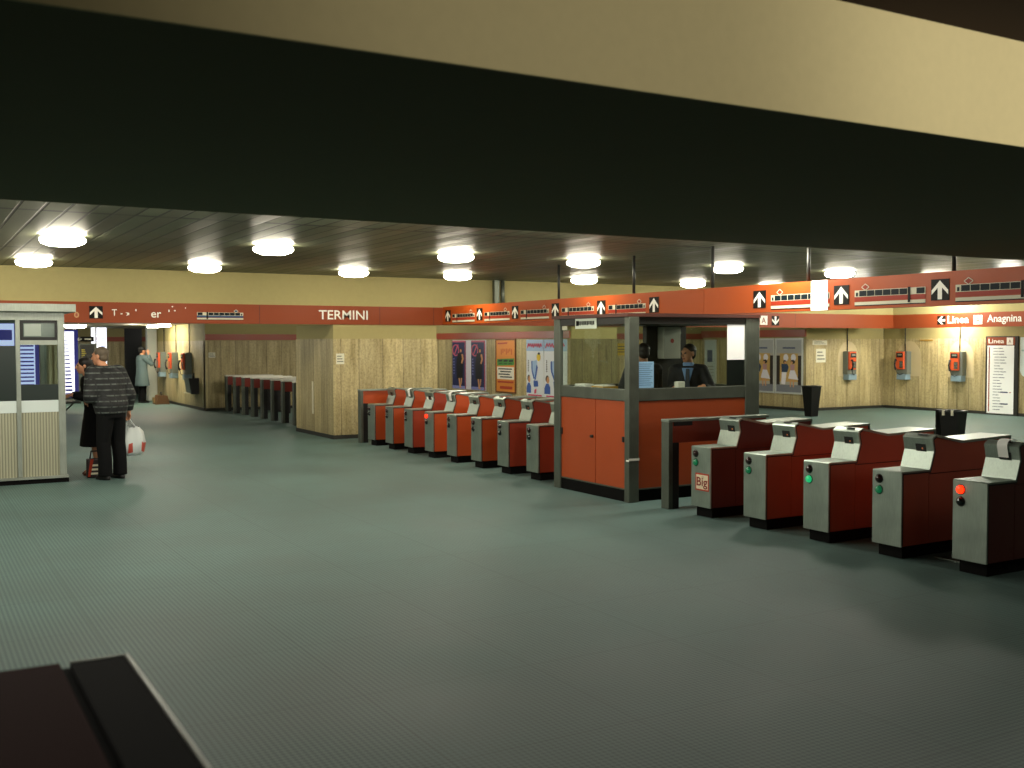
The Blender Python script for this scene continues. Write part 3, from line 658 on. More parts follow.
lit_board('light_box', 'lit pale blue striped board seen through the kiosk glass', PU(-30.0), 2.5, 2.95, .5, 1.82, 13, False)
lit_board('light_box', 'bright white lit panel seen through the left kiosk window', PU(-29.0), 1.75, 2.38, 1.72, 2.33, 1, False)
for v0, v1, lab in ((3.76, 3.86, 'thin pale post seen through the kiosk glass, left of three'), (3.93, 4.03, 'thin pale post seen through the kiosk glass, middle of three'), (4.10, 4.22, 'thin pale post seen through the kiosk glass, right of three')):
    tag(MB().box(-36.1, -36.0, v0, v1, 0, ZL, mat('pale_post', '#c8c09a', .5, emit=.15)).build('pale_post'), lab, 'post', 'pale posts behind the kiosk')
for v0, v1, z0, lab in ((5.50, 5.62, .9, 'narrow glowing white column behind the couple'), (5.68, 5.98, .9, 'wide glowing white column with blue lettering behind the couple')):
    t = MB(); t.box(-38.1, -38.0, v0, v1, z0, ZL, LITW)
    if v1-v0 > .2:
        for i in range(9): t.box(-38.0, -37.995, v0+.12, v1-.05, 2.0-.09*i, 2.045-.09*i, LITB)
    o = tag(t.build('light_column'), lab, 'light column'); MB().box(-38.12, -38.0+.001, v0-.02, v1+.02, 0, z0, SKIRT).build('pedestal', o)
t = MB(); t.box(-40.0, -39.93, 6.9, 7.5, 0, 2.38, mat('door_black', '#12181c', .4)); t.box(-39.93, -39.92, 6.96, 7.44, 1.25, 1.28, DARKMET); tag(t.build('door_1'), kind='structure')
tag(MB().box(-35.2, -34.92, 6.72, 7.02, 0, ZL, mat('white_pillar', '#c9cdc2', .5), .02).build('column_white'), kind='structure')
t = thing('direction_sign', 'small black direction sign with white arrow at the far left', 'sign', (-36, 4.6, 1.95))
MB().box(-36.04, -36, 4.72, 5.28, 1.90, 2.06, BLACKP).build('panel', t, True); arrow_plate(PU(-36), 4.74, 4.92, 1.91, 2.05, t, math.pi/2)
mb = MB(); pl_rect(mb, PU(-36), 5.0, 5.2, 1.96, 2.0, WHITE, .004); mb.build('lettering', t, True)
MB().tube((-36.02, 4.8, 2.06), (-36.02, 4.8, ZL), .012, DARKMET).build('hanging_rod', t, True)
t = thing('notice_board', 'dark notice board with yellow text behind the woman at the kiosk', 'notice board', (-36, 4.9, .4))
MB().box(-36.06, -36, 4.80, 5.35, .3, 1.84, FRAME).build('frame', t, True)
mb = MB(); pl_rect(mb, PU(-36), 4.86, 5.29, .9, 1.80, mat('notice_dark', '#2b2c26', .5), .004)
for i in range(9): pl_rect(mb, PU(-36), 4.90, 5.0+.02*(i % 3), 1.62-.06*i, 1.655-.06*i, mat('notice_yellow', '#c8b53a', .5), .007)
mb.build('printed_face', t, True)

# ------------------------------------------------------------------ telephones
PHO = mat('phone_orange', '#d5572a', .4); PHG = mat('phone_grey', '#6d746c', .5, .2); PHB = mat('phone_blue', '#7b93a0', .5)
def make_phone(label, group):
    # local: front faces -y, width along x, back on y=0
    t = thing('wall_telephone', label, 'telephone', group=group)
    MB().box(-.17, .17, -.17, 0, .95, 1.57, PHG, .01).build('housing', t)
    mb = MB(); mb.box(-.16, .10, -.23, -.17, 1.08, 1.56, PHO, .015); mb.build('body', t)
    mb = MB(); mb.box(-.13, .08, -.236, -.23, 1.40, 1.52, BLACK, .004); mb.box(-.08, .05, -.242, -.23, 1.45, 1.49, ALU); mb.build('display', t)
    mb = MB(); mb.box(-.03, .08, -.234, -.23, 1.12, 1.30, DARKMET); 
    for i in range(3):
        for j in range(4): mb.box(-.018+.033*i, .002+.033*i, -.239, -.234, 1.14+.04*j, 1.16+.04*j, ALU)
    mb.build('keypad', t)
    mb = MB(); mb.path([(-.115, -.29, 1.10), (-.12, -.31, 1.2), (-.115, -.29, 1.32)], .022, BLACK); mb.ball((-.115, -.275, 1.09), (.032, .035, .03), BLACK); mb.ball((-.115, -.275, 1.33), (.032, .035, .03), BLACK); hs = mb.build('handset', t)
    mb = MB(); mb.path([(-.11, -.27, 1.07), (-.08, -.26, .98), (0, -.24, .93), (.06, -.2, .97)], .008, BLACK, 6); mb.build('cord', hs)
    MB().box(-.15, .15, -.2, 0, .80, .95, PHB, .01).build('coin_box', t)
    mb = MB().tube((-.02, -.02, 1.57), (-.02, -.02, ZL), .014, DARKMET, n=8); mb.build('conduit', t)
    return t
ph = make_phone('', '')
locs = [(-33.8, 7.03, 0, 'wall telephone on the left wall, nearest the person in the grey coat', 'telephones on the left wall'),
        (-32.15, 7.03, 0, 'wall telephone on the left wall, middle of the three', 'telephones on the left wall'),
        (-30.45, 7.03, 0, 'wall telephone on the left wall, nearest the grey bin', 'telephones on the left wall'),
        (-20.05, 22.02, math.pi/2, 'orange and grey wall telephone near the corner, left of the three right ones', 'telephones on the right wall'),
        (-19.30, 23.45, 0, 'orange and grey wall telephone right of the corner, middle of the right ones', 'telephones on the right wall'),
        (-17.60, 23.45, 0, 'orange wall telephone in bright light beside the Linea A map', 'telephones on the right wall')]
for i, (u, v, r, lab, gr) in enumerate(locs):
    o = ph if i == 0 else dup(ph); o.location = (u, v, 0); o.rotation_euler = (0, 0, r); o['label'] = lab; o['group'] = gr
GHOST = mat('pale_wall_patch', '#c0b088', .6, noise=.06)
for P, s, lab in ((PU(-20.05), 22.05, 'pale rounded wall patch behind the telephone left of the corner'), (PV(23.45), -19.2, 'pale rounded wall patch behind the telephone right of the corner'), (PV(23.45), -17.6, 'pale rounded wall patch behind the brightly lit telephone')):
    mb = MB(); pts = [(s-.38, .9), (s+.38, .9)]+[(s+.38*math.cos(a*math.pi/12), 1.42+.42*math.sin(a*math.pi/12)) for a in range(13)]
    mb.prism([P(a, z, .0) for a, z in pts], P.n*.004, GHOST); tag(mb.build('wall_patch'), lab, 'wall patch', 'pale patches behind the right telephones')
wb = thing('wall_bin', 'grey wall-mounted waste bin with black side on the left telephone wall', 'waste bin', (-29.8, 7.03, .44))
mb = MB(); mb.prism([(-30.1, 7.03, .44), (-30.1, 6.83, .44), (-30.1, 6.76, .86), (-30.1, 7.03, .86)], (.62, 0, 0), mat('bin_grey', '#6f7a72', .5)); mb.build('bucket', wb, True)
mb = MB(); mb.prism([(-29.478, 7.03, .43), (-29.478, 6.82, .43), (-29.478, 6.75, .87), (-29.478, 7.03, .87)], (.012, 0, 0), BLACK); mb.box(-30.1, -29.48, 6.755, 6.79, .44, .47, PALE); mb.tube((-29.55, 6.9, .86), (-29.55, 6.9, 1.0), .03, BLACK); mb.build('side_plate', wb, True)
bag = thing('brown_bag', 'brown bag standing on the floor below the left telephones', 'bag', (-32.9, 6.7, 0))
mb = MB(); mb.prism([(-33.1, 6.5, 0), (-33.1, 6.9, 0), (-33.1, 6.84, .26), (-33.1, 6.58, .27)], (.5, 0, 0), mat('leather_brown', '#6b4a2c', .6)); mb.box(-33.1, -32.8, 6.49, 6.51, .05, .2, mat('leather_tan', '#a58a5a', .6)); mb.build('body', bag, True)
MB().path([(-32.98, 6.7, .26), (-32.95, 6.7, .36), (-32.78, 6.7, .36), (-32.75, 6.7, .26)], .015, BLACK).build('handle', bag, True)

# ------------------------------------------------------------------ waste bins at right
def bin_(label, loc, w=.24):
    t = thing('waste_bin', label, 'waste bin', loc)
    mb = MB(); k = w
    pr = [(-k*.66, -k*.66), (k*.66, -k*.66), (k*.66, k*.66), (-k*.66, k*.66)]; tp = [(-k, -k), (k, -k), (k, k), (-k, k)]
    vs = [(x, y, .0) for x, y in pr]+[(x, y, .74) for x, y in tp]+[(x*.9, y*.9, .74) for x, y in tp]+[(x*.62, y*.62, .05) for x, y in tp]
    mb.add(vs, [(0, 1, 2, 3), (0, 1, 5, 4), (1, 2, 6, 5), (2, 3, 7, 6), (3, 0, 4, 7), (4, 5, 9, 8), (5, 6, 10, 9), (6, 7, 11, 10), (7, 4, 8, 11), (8, 9, 13, 12), (9, 10, 14, 13), (10, 11, 15, 14), (11, 8, 12, 15), (12, 13, 14, 15)], mat('bin_black', '#0b0c0b', .5, spec=.25)); mb.build('bucket', t)
    mb = MB()
    for a, b_ in (((-k, -k), (k, -k)), ((k, -k), (k, k)), ((k, k), (-k, k)), ((-k, k), (-k, -k))): mb.tube((*a, .74), (*b_, .74), .016, mat('bin_rim', '#1b1c1a', .3), n=8)
    mb.build('rim', t)
    return t
b1 = bin_('tall black waste bin against the dancer posters', (-18.6, 19.2, 0), .165)
b2 = bin_('black waste bin with bag clips behind the right gates', (-10.62, 13.99, 0), .15)
b2.rotation_euler = (0, 0, .2)
for x in (-.08, .06): MB().box(x-.018, x+.018, -.17, -.145, .68, .76, PALE).build('bag_clip', b2)
MB().box(-.215, -.2, -.14, .14, .2, .76, mat('bin_black', '#0b0c0b', .5, spec=.25)).build('side_flap', b2)

# ------------------------------------------------------------------ posters
def frame_poster(name, label, P, s0, s1, z0, z1, frame, fw, draw, bg, grp=None):
    t = thing(name, label, 'poster', P(s0, z0, 0), group=grp)
    mb = MB(); pl_rect(mb, P, s0, s1, z0, z1, bg, .018, .008)
    def X(a): return s0+a*(s1-s0)
    def Z(a): return z0+a*(z1-z0)
    draw(mb, P, X, Z, .020); mb.build('sheet', t, True)
    if frame:
        mb = MB()
        for a, b_, c, d_ in ((s0-fw, s0, z0-fw, z1+fw), (s1, s1+fw, z0-fw, z1+fw), (s0, s1, z0-fw, z0), (s0, s1, z1, z1+fw)): pl_rect(mb, P, a, b_, c, d_, frame, .03, .03)
        mb.build('frame', t, True)
    return t
def pm(n, c): return mat('print_'+n, c, .5)
def q(mb, P, X, Z, pts, m, d): pl_poly(mb, P, [(X(a), Z(b_)) for a, b_ in pts], m, d)
def e(mb, P, X, Z, cx, cz, rx, rz, m, d): pl_ell(mb, P, X(cx), Z(cz), rx*(X(1)-X(0)), rz*(Z(1)-Z(0)), m, d, 16)
def draw_fashion(mb, P, X, Z, d):
    sk = pm('skin', '#d39a6a'); bk = pm('black', '#0e0f18'); pk = pm('pink', '#c75a72'); lb = pm('lav', '#8d93d0')
    q(mb, P, X, Z, [(.02, 0), (.98, 0), (.98, .06), (.02, .06)], lb, d)
    for k in range(18):
        a0, a1 = math.pi*2*k/18, math.pi*2*(k+1)/18
        q(mb, P, X, Z, [(.27+.2*math.cos(a0), .80+.1*math.sin(a0)), (.27+.2*math.cos(a1), .80+.1*math.sin(a1)), (.27+.27*math.cos(a1), .80+.125*math.sin(a1)), (.27+.27*math.cos(a0), .80+.125*math.sin(a0))], pk, d)
    q(mb, P, X, Z, [(.12, .70), (.2, .70), (.5, .92), (.42, .92)], pk, d+.002)
    e(mb, P, X, Z, .63, .80, .11, .05, bk, d+.003); e(mb, P, X, Z, .66, .79, .06, .035, sk, d+.004)
    q(mb, P, X, Z, [(.42, .74), (.74, .74), (.82, .5), (.78, .22), (.34, .2), (.3, .5)], bk, d+.002)
    q(mb, P, X, Z, [(.70, .72), (.82, .72), (.88, .62), (.76, .52), (.68, .54), (.76, .62)], sk, d+.005)
    q(mb, P, X, Z, [(.48, .22), (.58, .22), (.66, .05), (.74, .02), (.55, .02)], sk, d+.003); q(mb, P, X, Z, [(.66, .22), (.74, .22), (.72, .1), (.66, .08)], sk, d+.003)
    for i in range(6): q(mb, P, X, Z, [(.1, .60-.06*i), (.16, .60-.06*i), (.16, .63-.06*i), (.1, .63-.06*i)], lb, d)
    q(mb, P, X, Z, [(.02, .965), (.98, .965), (.98, 1), (.02, 1)], pk, d); q(mb, P, X, Z, [(.95, 0), (1, 0), (1, 1), (.95, 1)], pk, d+.001)
NAVY = pm('navy', '#232b58')
PW = PV(12.37)
MB_W = MB(); pl_rect(MB_W, PW, -24.5, -22.68, .64, 1.89, pm('white', '#e8e4ea'), .008, .006); tag(MB_W.build('poster_backing'), 'white backing sheet behind the twin dark fashion posters', 'backing sheet')
frame_poster('poster', 'dark blue fashion poster, left one of the pair left of the orange poster', PW, -24.50, -23.75, .65, 1.88, None, 0, draw_fashion, NAVY, 'twin fashion posters')
frame_poster('poster', 'dark blue fashion poster, right one of the pair beside the orange poster', PW, -23.45, -22.72, .65, 1.88, None, 0, draw_fashion, NAVY, 'twin fashion posters')
def draw_orange(mb, P, X, Z, d):
    gr = pm('green', '#3f8a34'); bk = pm('ink', '#1c1a16'); wh = pm('cream', '#efe9d8'); do = pm('darkorange', '#c4601c'); rd = pm('red', '#b4361c')
    q(mb, P, X, Z, [(.05, .50), (.95, .52), (.95, .65), (.05, .63)], gr, d)
    for i in range(3): q(mb, P, X, Z, [(.12+.28*i, .58), (.34+.28*i, .585), (.34+.28*i, .625), (.12+.28*i, .615)], bk, d+.002); q(mb, P, X, Z, [(.15+.25*i, .53), (.35+.25*i, .535), (.35+.25*i, .565), (.15+.25*i, .56)], pm('green2', '#28601f'), d+.002)
    q(mb, P, X, Z, [(.05, .24), (.95, .24), (.95, .48), (.05, .48)], wh, d)
    for i in range(4): q(mb, P, X, Z, [(.12+.1*(i % 2), .43-.052*i), (.85-.06*(i % 3), .43-.052*i), (.85-.06*(i % 3), .453-.052*i), (.12+.1*(i % 2), .453-.052*i)], bk, d+.002)
    q(mb, P, X, Z, [(.08, .17), (.92, .17), (.92, .205), (.08, .205)], rd, d); q(mb, P, X, Z, [(.2, .05), (.86, .05), (.86, .105), (.2, .105)], rd, d)
    q(mb, P, X, Z, [(.08, .92), (.6, .93), (.6, .96), (.08, .95)], rd, d)
    for i in range(7): q(mb, P, X, Z, [(.25+.09*i, .72+.03*(i % 3)), (.31+.09*i, .72+.03*(i % 3)), (.31+.09*i, .82+.02*(i % 2)), (.25+.09*i, .84)], do, d)
frame_poster('poster', 'orange poster with a green band and white text block', PW, -22.15, -21.25, .66, 1.88, pm('edge', '#7a4a22'), .03, draw_orange, pm('orange', '#dd8a32'))
def draw_sport(mb, P, X, Z, d):
    pk = pm('rose', '#d84a6e'); bl = pm('blue', '#3c62b4'); lb = pm('ice', '#a9c8ea'); ye = pm('yellow', '#f0cf1e'); sk = pm('skin', '#d39a6a'); bk = pm('ink', '#1c1a16'); wh = pm('white', '#e8e4ea')
    q(mb, P, X, Z, [(.0, .80), (1, .80), (1, 1), (0, 1)], lb, d)
    zz = [(.06, .86)]
    for i in range(15): zz.append((.08+.058*i, .93 if i % 2 else .86+.01*(i % 3)))
    pl_line(mb, P, [(X(a), Z(b_)) for a, b_ in zz], .045, pk, d+.003)
    e(mb, P, X, Z, .72, .69, .11, .07, ye, d+.003); e(mb, P, X, Z, .74, .755, .07, .02, bk, d+.004)
    q(mb, P, X, Z, [(.3, .62), (.62, .64), (.66, .5), (.56, .34), (.42, .34), (.28, .5)], lb, d+.002)
    for pts in ([(.3, .62), (.36, .63), (.38, .45), (.5, .32), (.44, .3), (.32, .44)], [(.6, .56), (.68, .52), (.56, .30), (.48, .28)]): q(mb, P, X, Z, pts, bl, d+.004)
    q(mb, P, X, Z, [(.42, .28), (.68, .28), (.7, .18), (.44, .17)], bl, d+.003); q(mb, P, X, Z, [(.48, .12), (.6, .14), (.58, .06), (.46, .05)], pk, d+.003)
    e(mb, P, X, Z, .15, .32, .08, .06, bk, d+.003); e(mb, P, X, Z, .18, .30, .06, .06, sk, d+.004); q(mb, P, X, Z, [(.02, .06), (.28, .06), (.28, .18), (.2, .24), (.1, .24), (.02, .16)], bl, d+.002)
    for i in range(7): q(mb, P, X, Z, [(.1, .62-.03*i), (.15, .62-.03*i), (.15, .635-.03*i), (.1, .64-.03*i)], bk, d+.003)
    q(mb, P, X, Z, [(.1, .01), (.9, .01), (.9, .035), (.1, .035)], pk, d+.002)
frame_poster('poster', 'white poster with yellow ball and pink script, left of the booth post', PW, -20.73, -19.98, .60, 1.89, None, 0, draw_sport, pm('bright', '#e9eef2'), 'white sport posters')
frame_poster('poster', 'white poster with yellow ball, partly behind the booth glass', PW, -19.96, -19.02, .60, 1.89, None, 0, draw_sport, pm('bright', '#e9eef2'), 'white sport posters')
def draw_dance(mb, P, X, Z, d):
    gy = pm('haze', '#a9acaa'); ye = pm('straw', '#c9a45e'); dk = pm('umber', '#2b241e'); sk = pm('skin', '#d39a6a'); wh = pm('white', '#e8e4ea'); bl = pm('denim', '#27405e'); pk = pm('mauve', '#b58a8e'); st = pm('street', '#7b7f86')
    q(mb, P, X, Z, [(0, .75), (1, .75), (1, 1), (0, 1)], gy, d); q(mb, P, X, Z, [(.25, .83), (.75, .83), (.75, .86), (.25, .86)], pm('slate', '#4f5a78'), d+.002)
    q(mb, P, X, Z, [(.14, .2), (.86, .2), (.86, .74), (.14, .74)], ye, d); q(mb, P, X, Z, [(0, 0), (1, 0), (1, .14), (0, .14)], st, d)
    for a in (0, .86): q(mb, P, X, Z, [(a, .14), (a+.14, .14), (a+.14, .7), (a, .7)], dk, d+.001)
    e(mb, P, X, Z, .38, .66, .1, .07, wh, d+.002); e(mb, P, X, Z, .68, .66, .1, .07, wh, d+.002)
    e(mb, P, X, Z, .34, .58, .06, .035, dk, d+.004); e(mb, P, X, Z, .66, .58, .09, .04, dk, d+.004); e(mb, P, X, Z, .36, .565, .04, .025, sk, d+.005); e(mb, P, X, Z, .62, .565, .04, .025, sk, d+.005)
    q(mb, P, X, Z, [(.2, .54), (.44, .54), (.5, .48), (.44, .38), (.22, .38)], bl, d+.003); q(mb, P, X, Z, [(.22, .38), (.42, .38), (.36, .14), (.2, .16)], wh, d+.003)
    q(mb, P, X, Z, [(.56, .53), (.74, .53), (.72, .42), (.58, .42)], pk, d+.003); q(mb, P, X, Z, [(.56, .42), (.74, .42), (.88, .24), (.48, .26)], wh, d+.003)
    for a in (.54, .66): q(mb, P, X, Z, [(a, .25), (a+.06, .25), (a+.05, .1), (a+.01, .1)], sk, d+.002)
DF = mat('poster_frame_white', '#c9cdc8', .4, .2); PD = PV(20.5)
for s0, s1, lab in ((-22.16, -21.24, 'framed poster of two dancers beside the booth post'), (-21.12, -20.2, 'framed poster of two dancers nearest the black waste bin')):
    frame_poster('framed_poster', lab, PD, s0, s1, .48, 1.88, DF, .045, draw_dance, pm('paper', '#b5b1a3'), 'framed dancer posters')
def draw_plain(mb, P, X, Z, d):
    q(mb, P, X, Z, [(.2, .5), (.7, .5), (.7, .78), (.2, .78)], pm('slate', '#4f5a78'), d)
    for i in range(5): q(mb, P, X, Z, [(.15, .1+.07*i), (.8, .1+.07*i), (.8, .13+.07*i), (.15, .13+.07*i)], pm('haze', '#a9acaa'), d)
for s0, s1, lab in ((-24.05, -23.60, 'white framed notice seen through the booth, right of the clerk'), (-22.95, -22.5, 'white framed notice seen through the booth, left of the white paper')):
    frame_poster('framed_notice', lab, PD, s0, s1, .62, 1.87, DF, .03, draw_plain, pm('paleblue', '#c4d0d2'), 'framed notices behind the booth')
# notices on the yellow wall and small papers
for s0, s1, z0, z1, c, lab in ((17.2, 17.85, 1.46, 1.80, '#c9a52c', 'yellow notice left of the clerk head, seen through the booth'), (18.0, 18.5, 1.50, 1.80, '#c9a52c', 'yellow notice right of the clerk head, seen through the booth'), (18.75, 19.3, 1.8, 1.9, '#c8ccb8', 'narrow white sign seen through the booth'), (18.95, 19.3, 1.2, 1.6, '#c2ccc4', 'white paper on the wall seen through the booth')):
    mb = MB(); pl_rect(mb, PU(-24.2), s0, s1, z0, z1, mat('notice_'+c[1:], c, .6), .01, .008)
    for i in range(3): pl_rect(mb, PU(-24.2), s0+.08, s1-.1-.05*i, z0+(z1-z0)*(.25+.22*i), z0+(z1-z0)*(.32+.22*i), mat('notice_ink', '#4a4a3c', .6), .012)
    tag(mb.build('wall_notice'), lab, 'notice')
for P, s0, s1, z0, z1, lab in ((PU(-18.87), 7.06, 7.22, 1.42, 1.62, 'small pale paper stuck on the sign pillar'), (PU(-28.74), 7.12, 7.30, 1.44, 1.58, 'small pale paper stuck on the recess wall above the exit rails'), (PU(-20.05), 20.85, 21.2, 1.28, 1.64, 'white paper notice left of the right telephones'), (PU(-20.05), 20.72, 21.25, 1.74, 1.86, 'white strip sign with black lettering above the paper notice')):
    mb = MB(); pl_rect(mb, P, s0, s1, z0, z1, mat('old_paper', '#d8d6c0', .7), .006, .004)
    for i in range(3): pl_rect(mb, P, s0+(s1-s0)*.1, s1-(s1-s0)*(.1+.12*i), z0+(z1-z0)*(.2+.25*i), z0+(z1-z0)*(.3+.25*i), mat('paper_ink', '#7d7f72' if z1-z0 > .13 else '#22231f', .7), .008)
    tag(mb.build('paper_notice'), lab, 'notice')
mb = MB(); mb.box(-21.0, -20.98, 6.99, 7.0, .5, 1.0, PALE)
tag(MB().box(-20.05, -19.99, 6.985, 7.0, .42, 1.06, PALE, .004).build('pale_scratch'), 'thin pale vertical strip on the left face of the sign pillar', 'strip')  # pale scratch on the pillar face, built as a raised strip
tag(MB().box(-18.85, -18.45, 23.43, 23.45, 1.84, 1.875, mat('brass_plate', '#a5812c', .4)).build('wall_plate'), 'narrow brass-coloured plate on the wall between the right telephones', 'plate')
# Linea A map
P = PV(23.45)
mp_ = thing('route_map', 'tall white Linea A route map with red header on the right wall', 'route map', (-16.4, 23.45, 0))
MB().box(-16.85, -15.97, 23.40, 23.45, .0, 1.95, DARKMET).build('frame', mp_, True)
mb = MB(); pl_rect(mb, P, -16.80, -16.07, .04, 1.72, mat('map_white', '#eef1ee', .4), .054)
pl_rect(mb, P, -16.76, -16.73, .08, 1.68, STRIPE, .056)
random.seed(5)
for i in range(22):
    z = 1.64-.072*i; x = -16.64+.01*(i % 2)+(.03 if 2 < i < 9 else 0); w = random.uniform(.16, .34)
    pl_rect(mb, P, x, x+w*.45, z, z+.018, mat('map_ink', '#8e949a' if i < 14 else '#3c4450', .5), .056); pl_rect(mb, P, x+w*.5, x+w, z, z+.018, mat('map_ink2', '#6b7280', .5), .056)
    if i in (15, 19): pl_rect(mb, P, -16.42, -16.22, z-.005, z+.025, mat('map_blue', '#24325e', .5), .058)
    if i == 15: pl_rect(mb, P, -16.18, -16.14, z, z+.02, RED2, .058)
mb.build('map_sheet', mp_, True)
mb = MB(); pl_rect(mb, P, -16.82, -16.05, 1.73, 1.925, BRICK, .055); text_mesh(mb, P, 'Linea', -16.77, -16.34, 1.775, 1.885, WHITE, .058, .03); pl_rect(mb, P, -16.27, -16.10, 1.74, 1.915, WHITE, .057); text_mesh(mb, P, 'A', -16.22, -16.15, 1.78, 1.87, BRICK, .06, .01); mb.build('header', mp_, True)
o = thing('wall_poster', 'pale poster with rounded corner cut off by the right edge', 'poster', (-15.5, 23.45, 1))
mb = MB(); pts = [(-15.93, 1.92), (-15.93, 1.1), (-15.88, 1.0), (-15.78, .95), (-14.6, .95), (-14.6, 1.92)]
mb.prism([P(a, z, 0) for a, z in pts], P.n*.02, mat('poster_pale', '#dce9e4', .5)); pl_rect(mb, P, -15.9, -15.6, 1.58, 1.62, mat('poster_tint', '#a8c4c0', .5), .022); mb.build('sheet', o, True)

# ------------------------------------------------------------------ dark counter close to the viewer
ct = thing('counter', 'blurred dark red counter with black border and metal rim in the near corner', 'counter', (-2, 0, 0))
MB().box(-2.80, -.9, -.9, .45, 0, .96, mat('counter_side', '#100806', .9, spec=.1)).build('base', ct, True)
MB().box(-2.84, -.9, -.9, .322, .96, 1.0, mat('counter_red', '#3a0f0a', .9, spec=.08), .004).build('red_top', ct, True)
MB().box(-2.826, -.9, .345, .474, .96, .998, mat('counter_black', '#080908', .9, spec=.08), .003).build('black_border', ct, True)
mb = MB(); mb.box(-2.84, -.9, .476, .488, .955, 1.0, FRAME, .003); mb.box(-2.84, -2.828, .345, .476, .955, 1.0, FRAME, .003); mb.box(-2.834, -.9, .322, .346, .94, .985, mat('counter_black', '#080908', .9, spec=.08)); mb.build('rim', ct, True)

#PEOPLE
# ------------------------------------------------------------------ people
def V(*a): return Vector(a)
def loft(mb, rings, m, n=20):
    """rings: (cx, cy, z, rx, ry)"""
    vs = []
    for cx, cy, z, rx, ry in rings:
        for i in range(n):
            a = 2*math.pi*i/n; c_, s_ = math.cos(a), math.sin(a); k = 1/((abs(c_)**2.5+abs(s_)**2.5)**(1/2.5))
            vs.append((cx+rx*c_*k, cy+ry*s_*k, z))
    fs = [(j*n+i, j*n+(i+1) % n, (j+1)*n+(i+1) % n, (j+1)*n+i) for j in range(len(rings)-1) for i in range(n)]
    fs += [list(range(n-1, -1, -1)), list(range((len(rings)-1)*n, len(rings)*n))]
    mb.add(vs, fs, m, True)
def limb(mb, pts, rs, m):
    for (a, b_), (r0, r1) in zip(zip(pts, pts[1:]), zip(rs, rs[1:])): mb.tube(a, b_, r0, m, r1, n=14)
    for p, r in zip(pts, rs): mb.ball(p, (r, r, r), m, 14, 9)
def fuse(mb, name, parent, mats, vox, smooth=4, paint=None):
    """one continuous skin out of overlapping shapes"""
    o = MB.build(mb, 'tmp'); 
    md = o.modifiers.new('r', 'REMESH'); md.mode = 'VOXEL'; md.voxel_size = vox; md.use_smooth_shade = True
    sm = o.modifiers.new('s', 'SMOOTH'); sm.factor = .5; sm.iterations = smooth
    bpy.context.view_layer.update(); dg = bpy.context.evaluated_depsgraph_get()
    me = bpy.data.meshes.new_from_object(o.evaluated_get(dg)); me.name = name
    bpy.data.objects.remove(o)
    me.materials.clear()
    for m in mats: me.materials.append(m)
    for p in me.polygons:
        p.use_smooth = True
        p.material_index = paint(p.center) if paint else 0
    if parent == 'root':
        r = bpy.data.objects.new(name, me); C.objects.link(r); return r
    r = bpy.data.objects.new(name, me); C.objects.link(r); r.parent = parent; return r
def hand(mb, w, d, pn, m, curl=.5, side=1):
    """w wrist, d direction of the fingers, pn palm normal, side +1/-1: where the thumb lies"""
    d = d.normalized(); pn = (pn-d*pn.dot(d)).normalized(); sd = d.cross(pn)*side
    lens = [(.040, .024, .020), (.044, .028, .021), (.041, .026, .020), (.032, .020, .017)]
    for i in range(4):
        off = (.0315-.021*i); k = w+d*(.088-.006*abs(i-1))+sd*off
        mb.tube(w+d*.01+sd*off*.6, k, .014, m, .0115, n=8); mb.ball(k, (.0115,)*3, m, 8, 6)
        a = 0; p = k; r = .0088
        for L_ in lens[i]:
            a += curl*(.75+.1*i); q_ = p+(d*math.cos(a)+pn*math.sin(a))*L_; mb.tube(p, q_, r, m, r*.92, n=8); mb.ball(q_, (r*.92,)*3, m, 8, 6); p = q_; r *= .92
    b0 = w+d*.03+sd*.024; b1 = b0+(d*.55+sd*.75+pn*.25).normalized()*.042; b2 = b1+(d*.85+sd*.25+pn*.4).normalized()*.03; b3 = b2+(d*.9+pn*.4).normalized()*.022
    limb(mb, [w+d*.012+sd*.01, b0, b1, b2, b3], [.016, .015, .011, .0098, .0085], m)
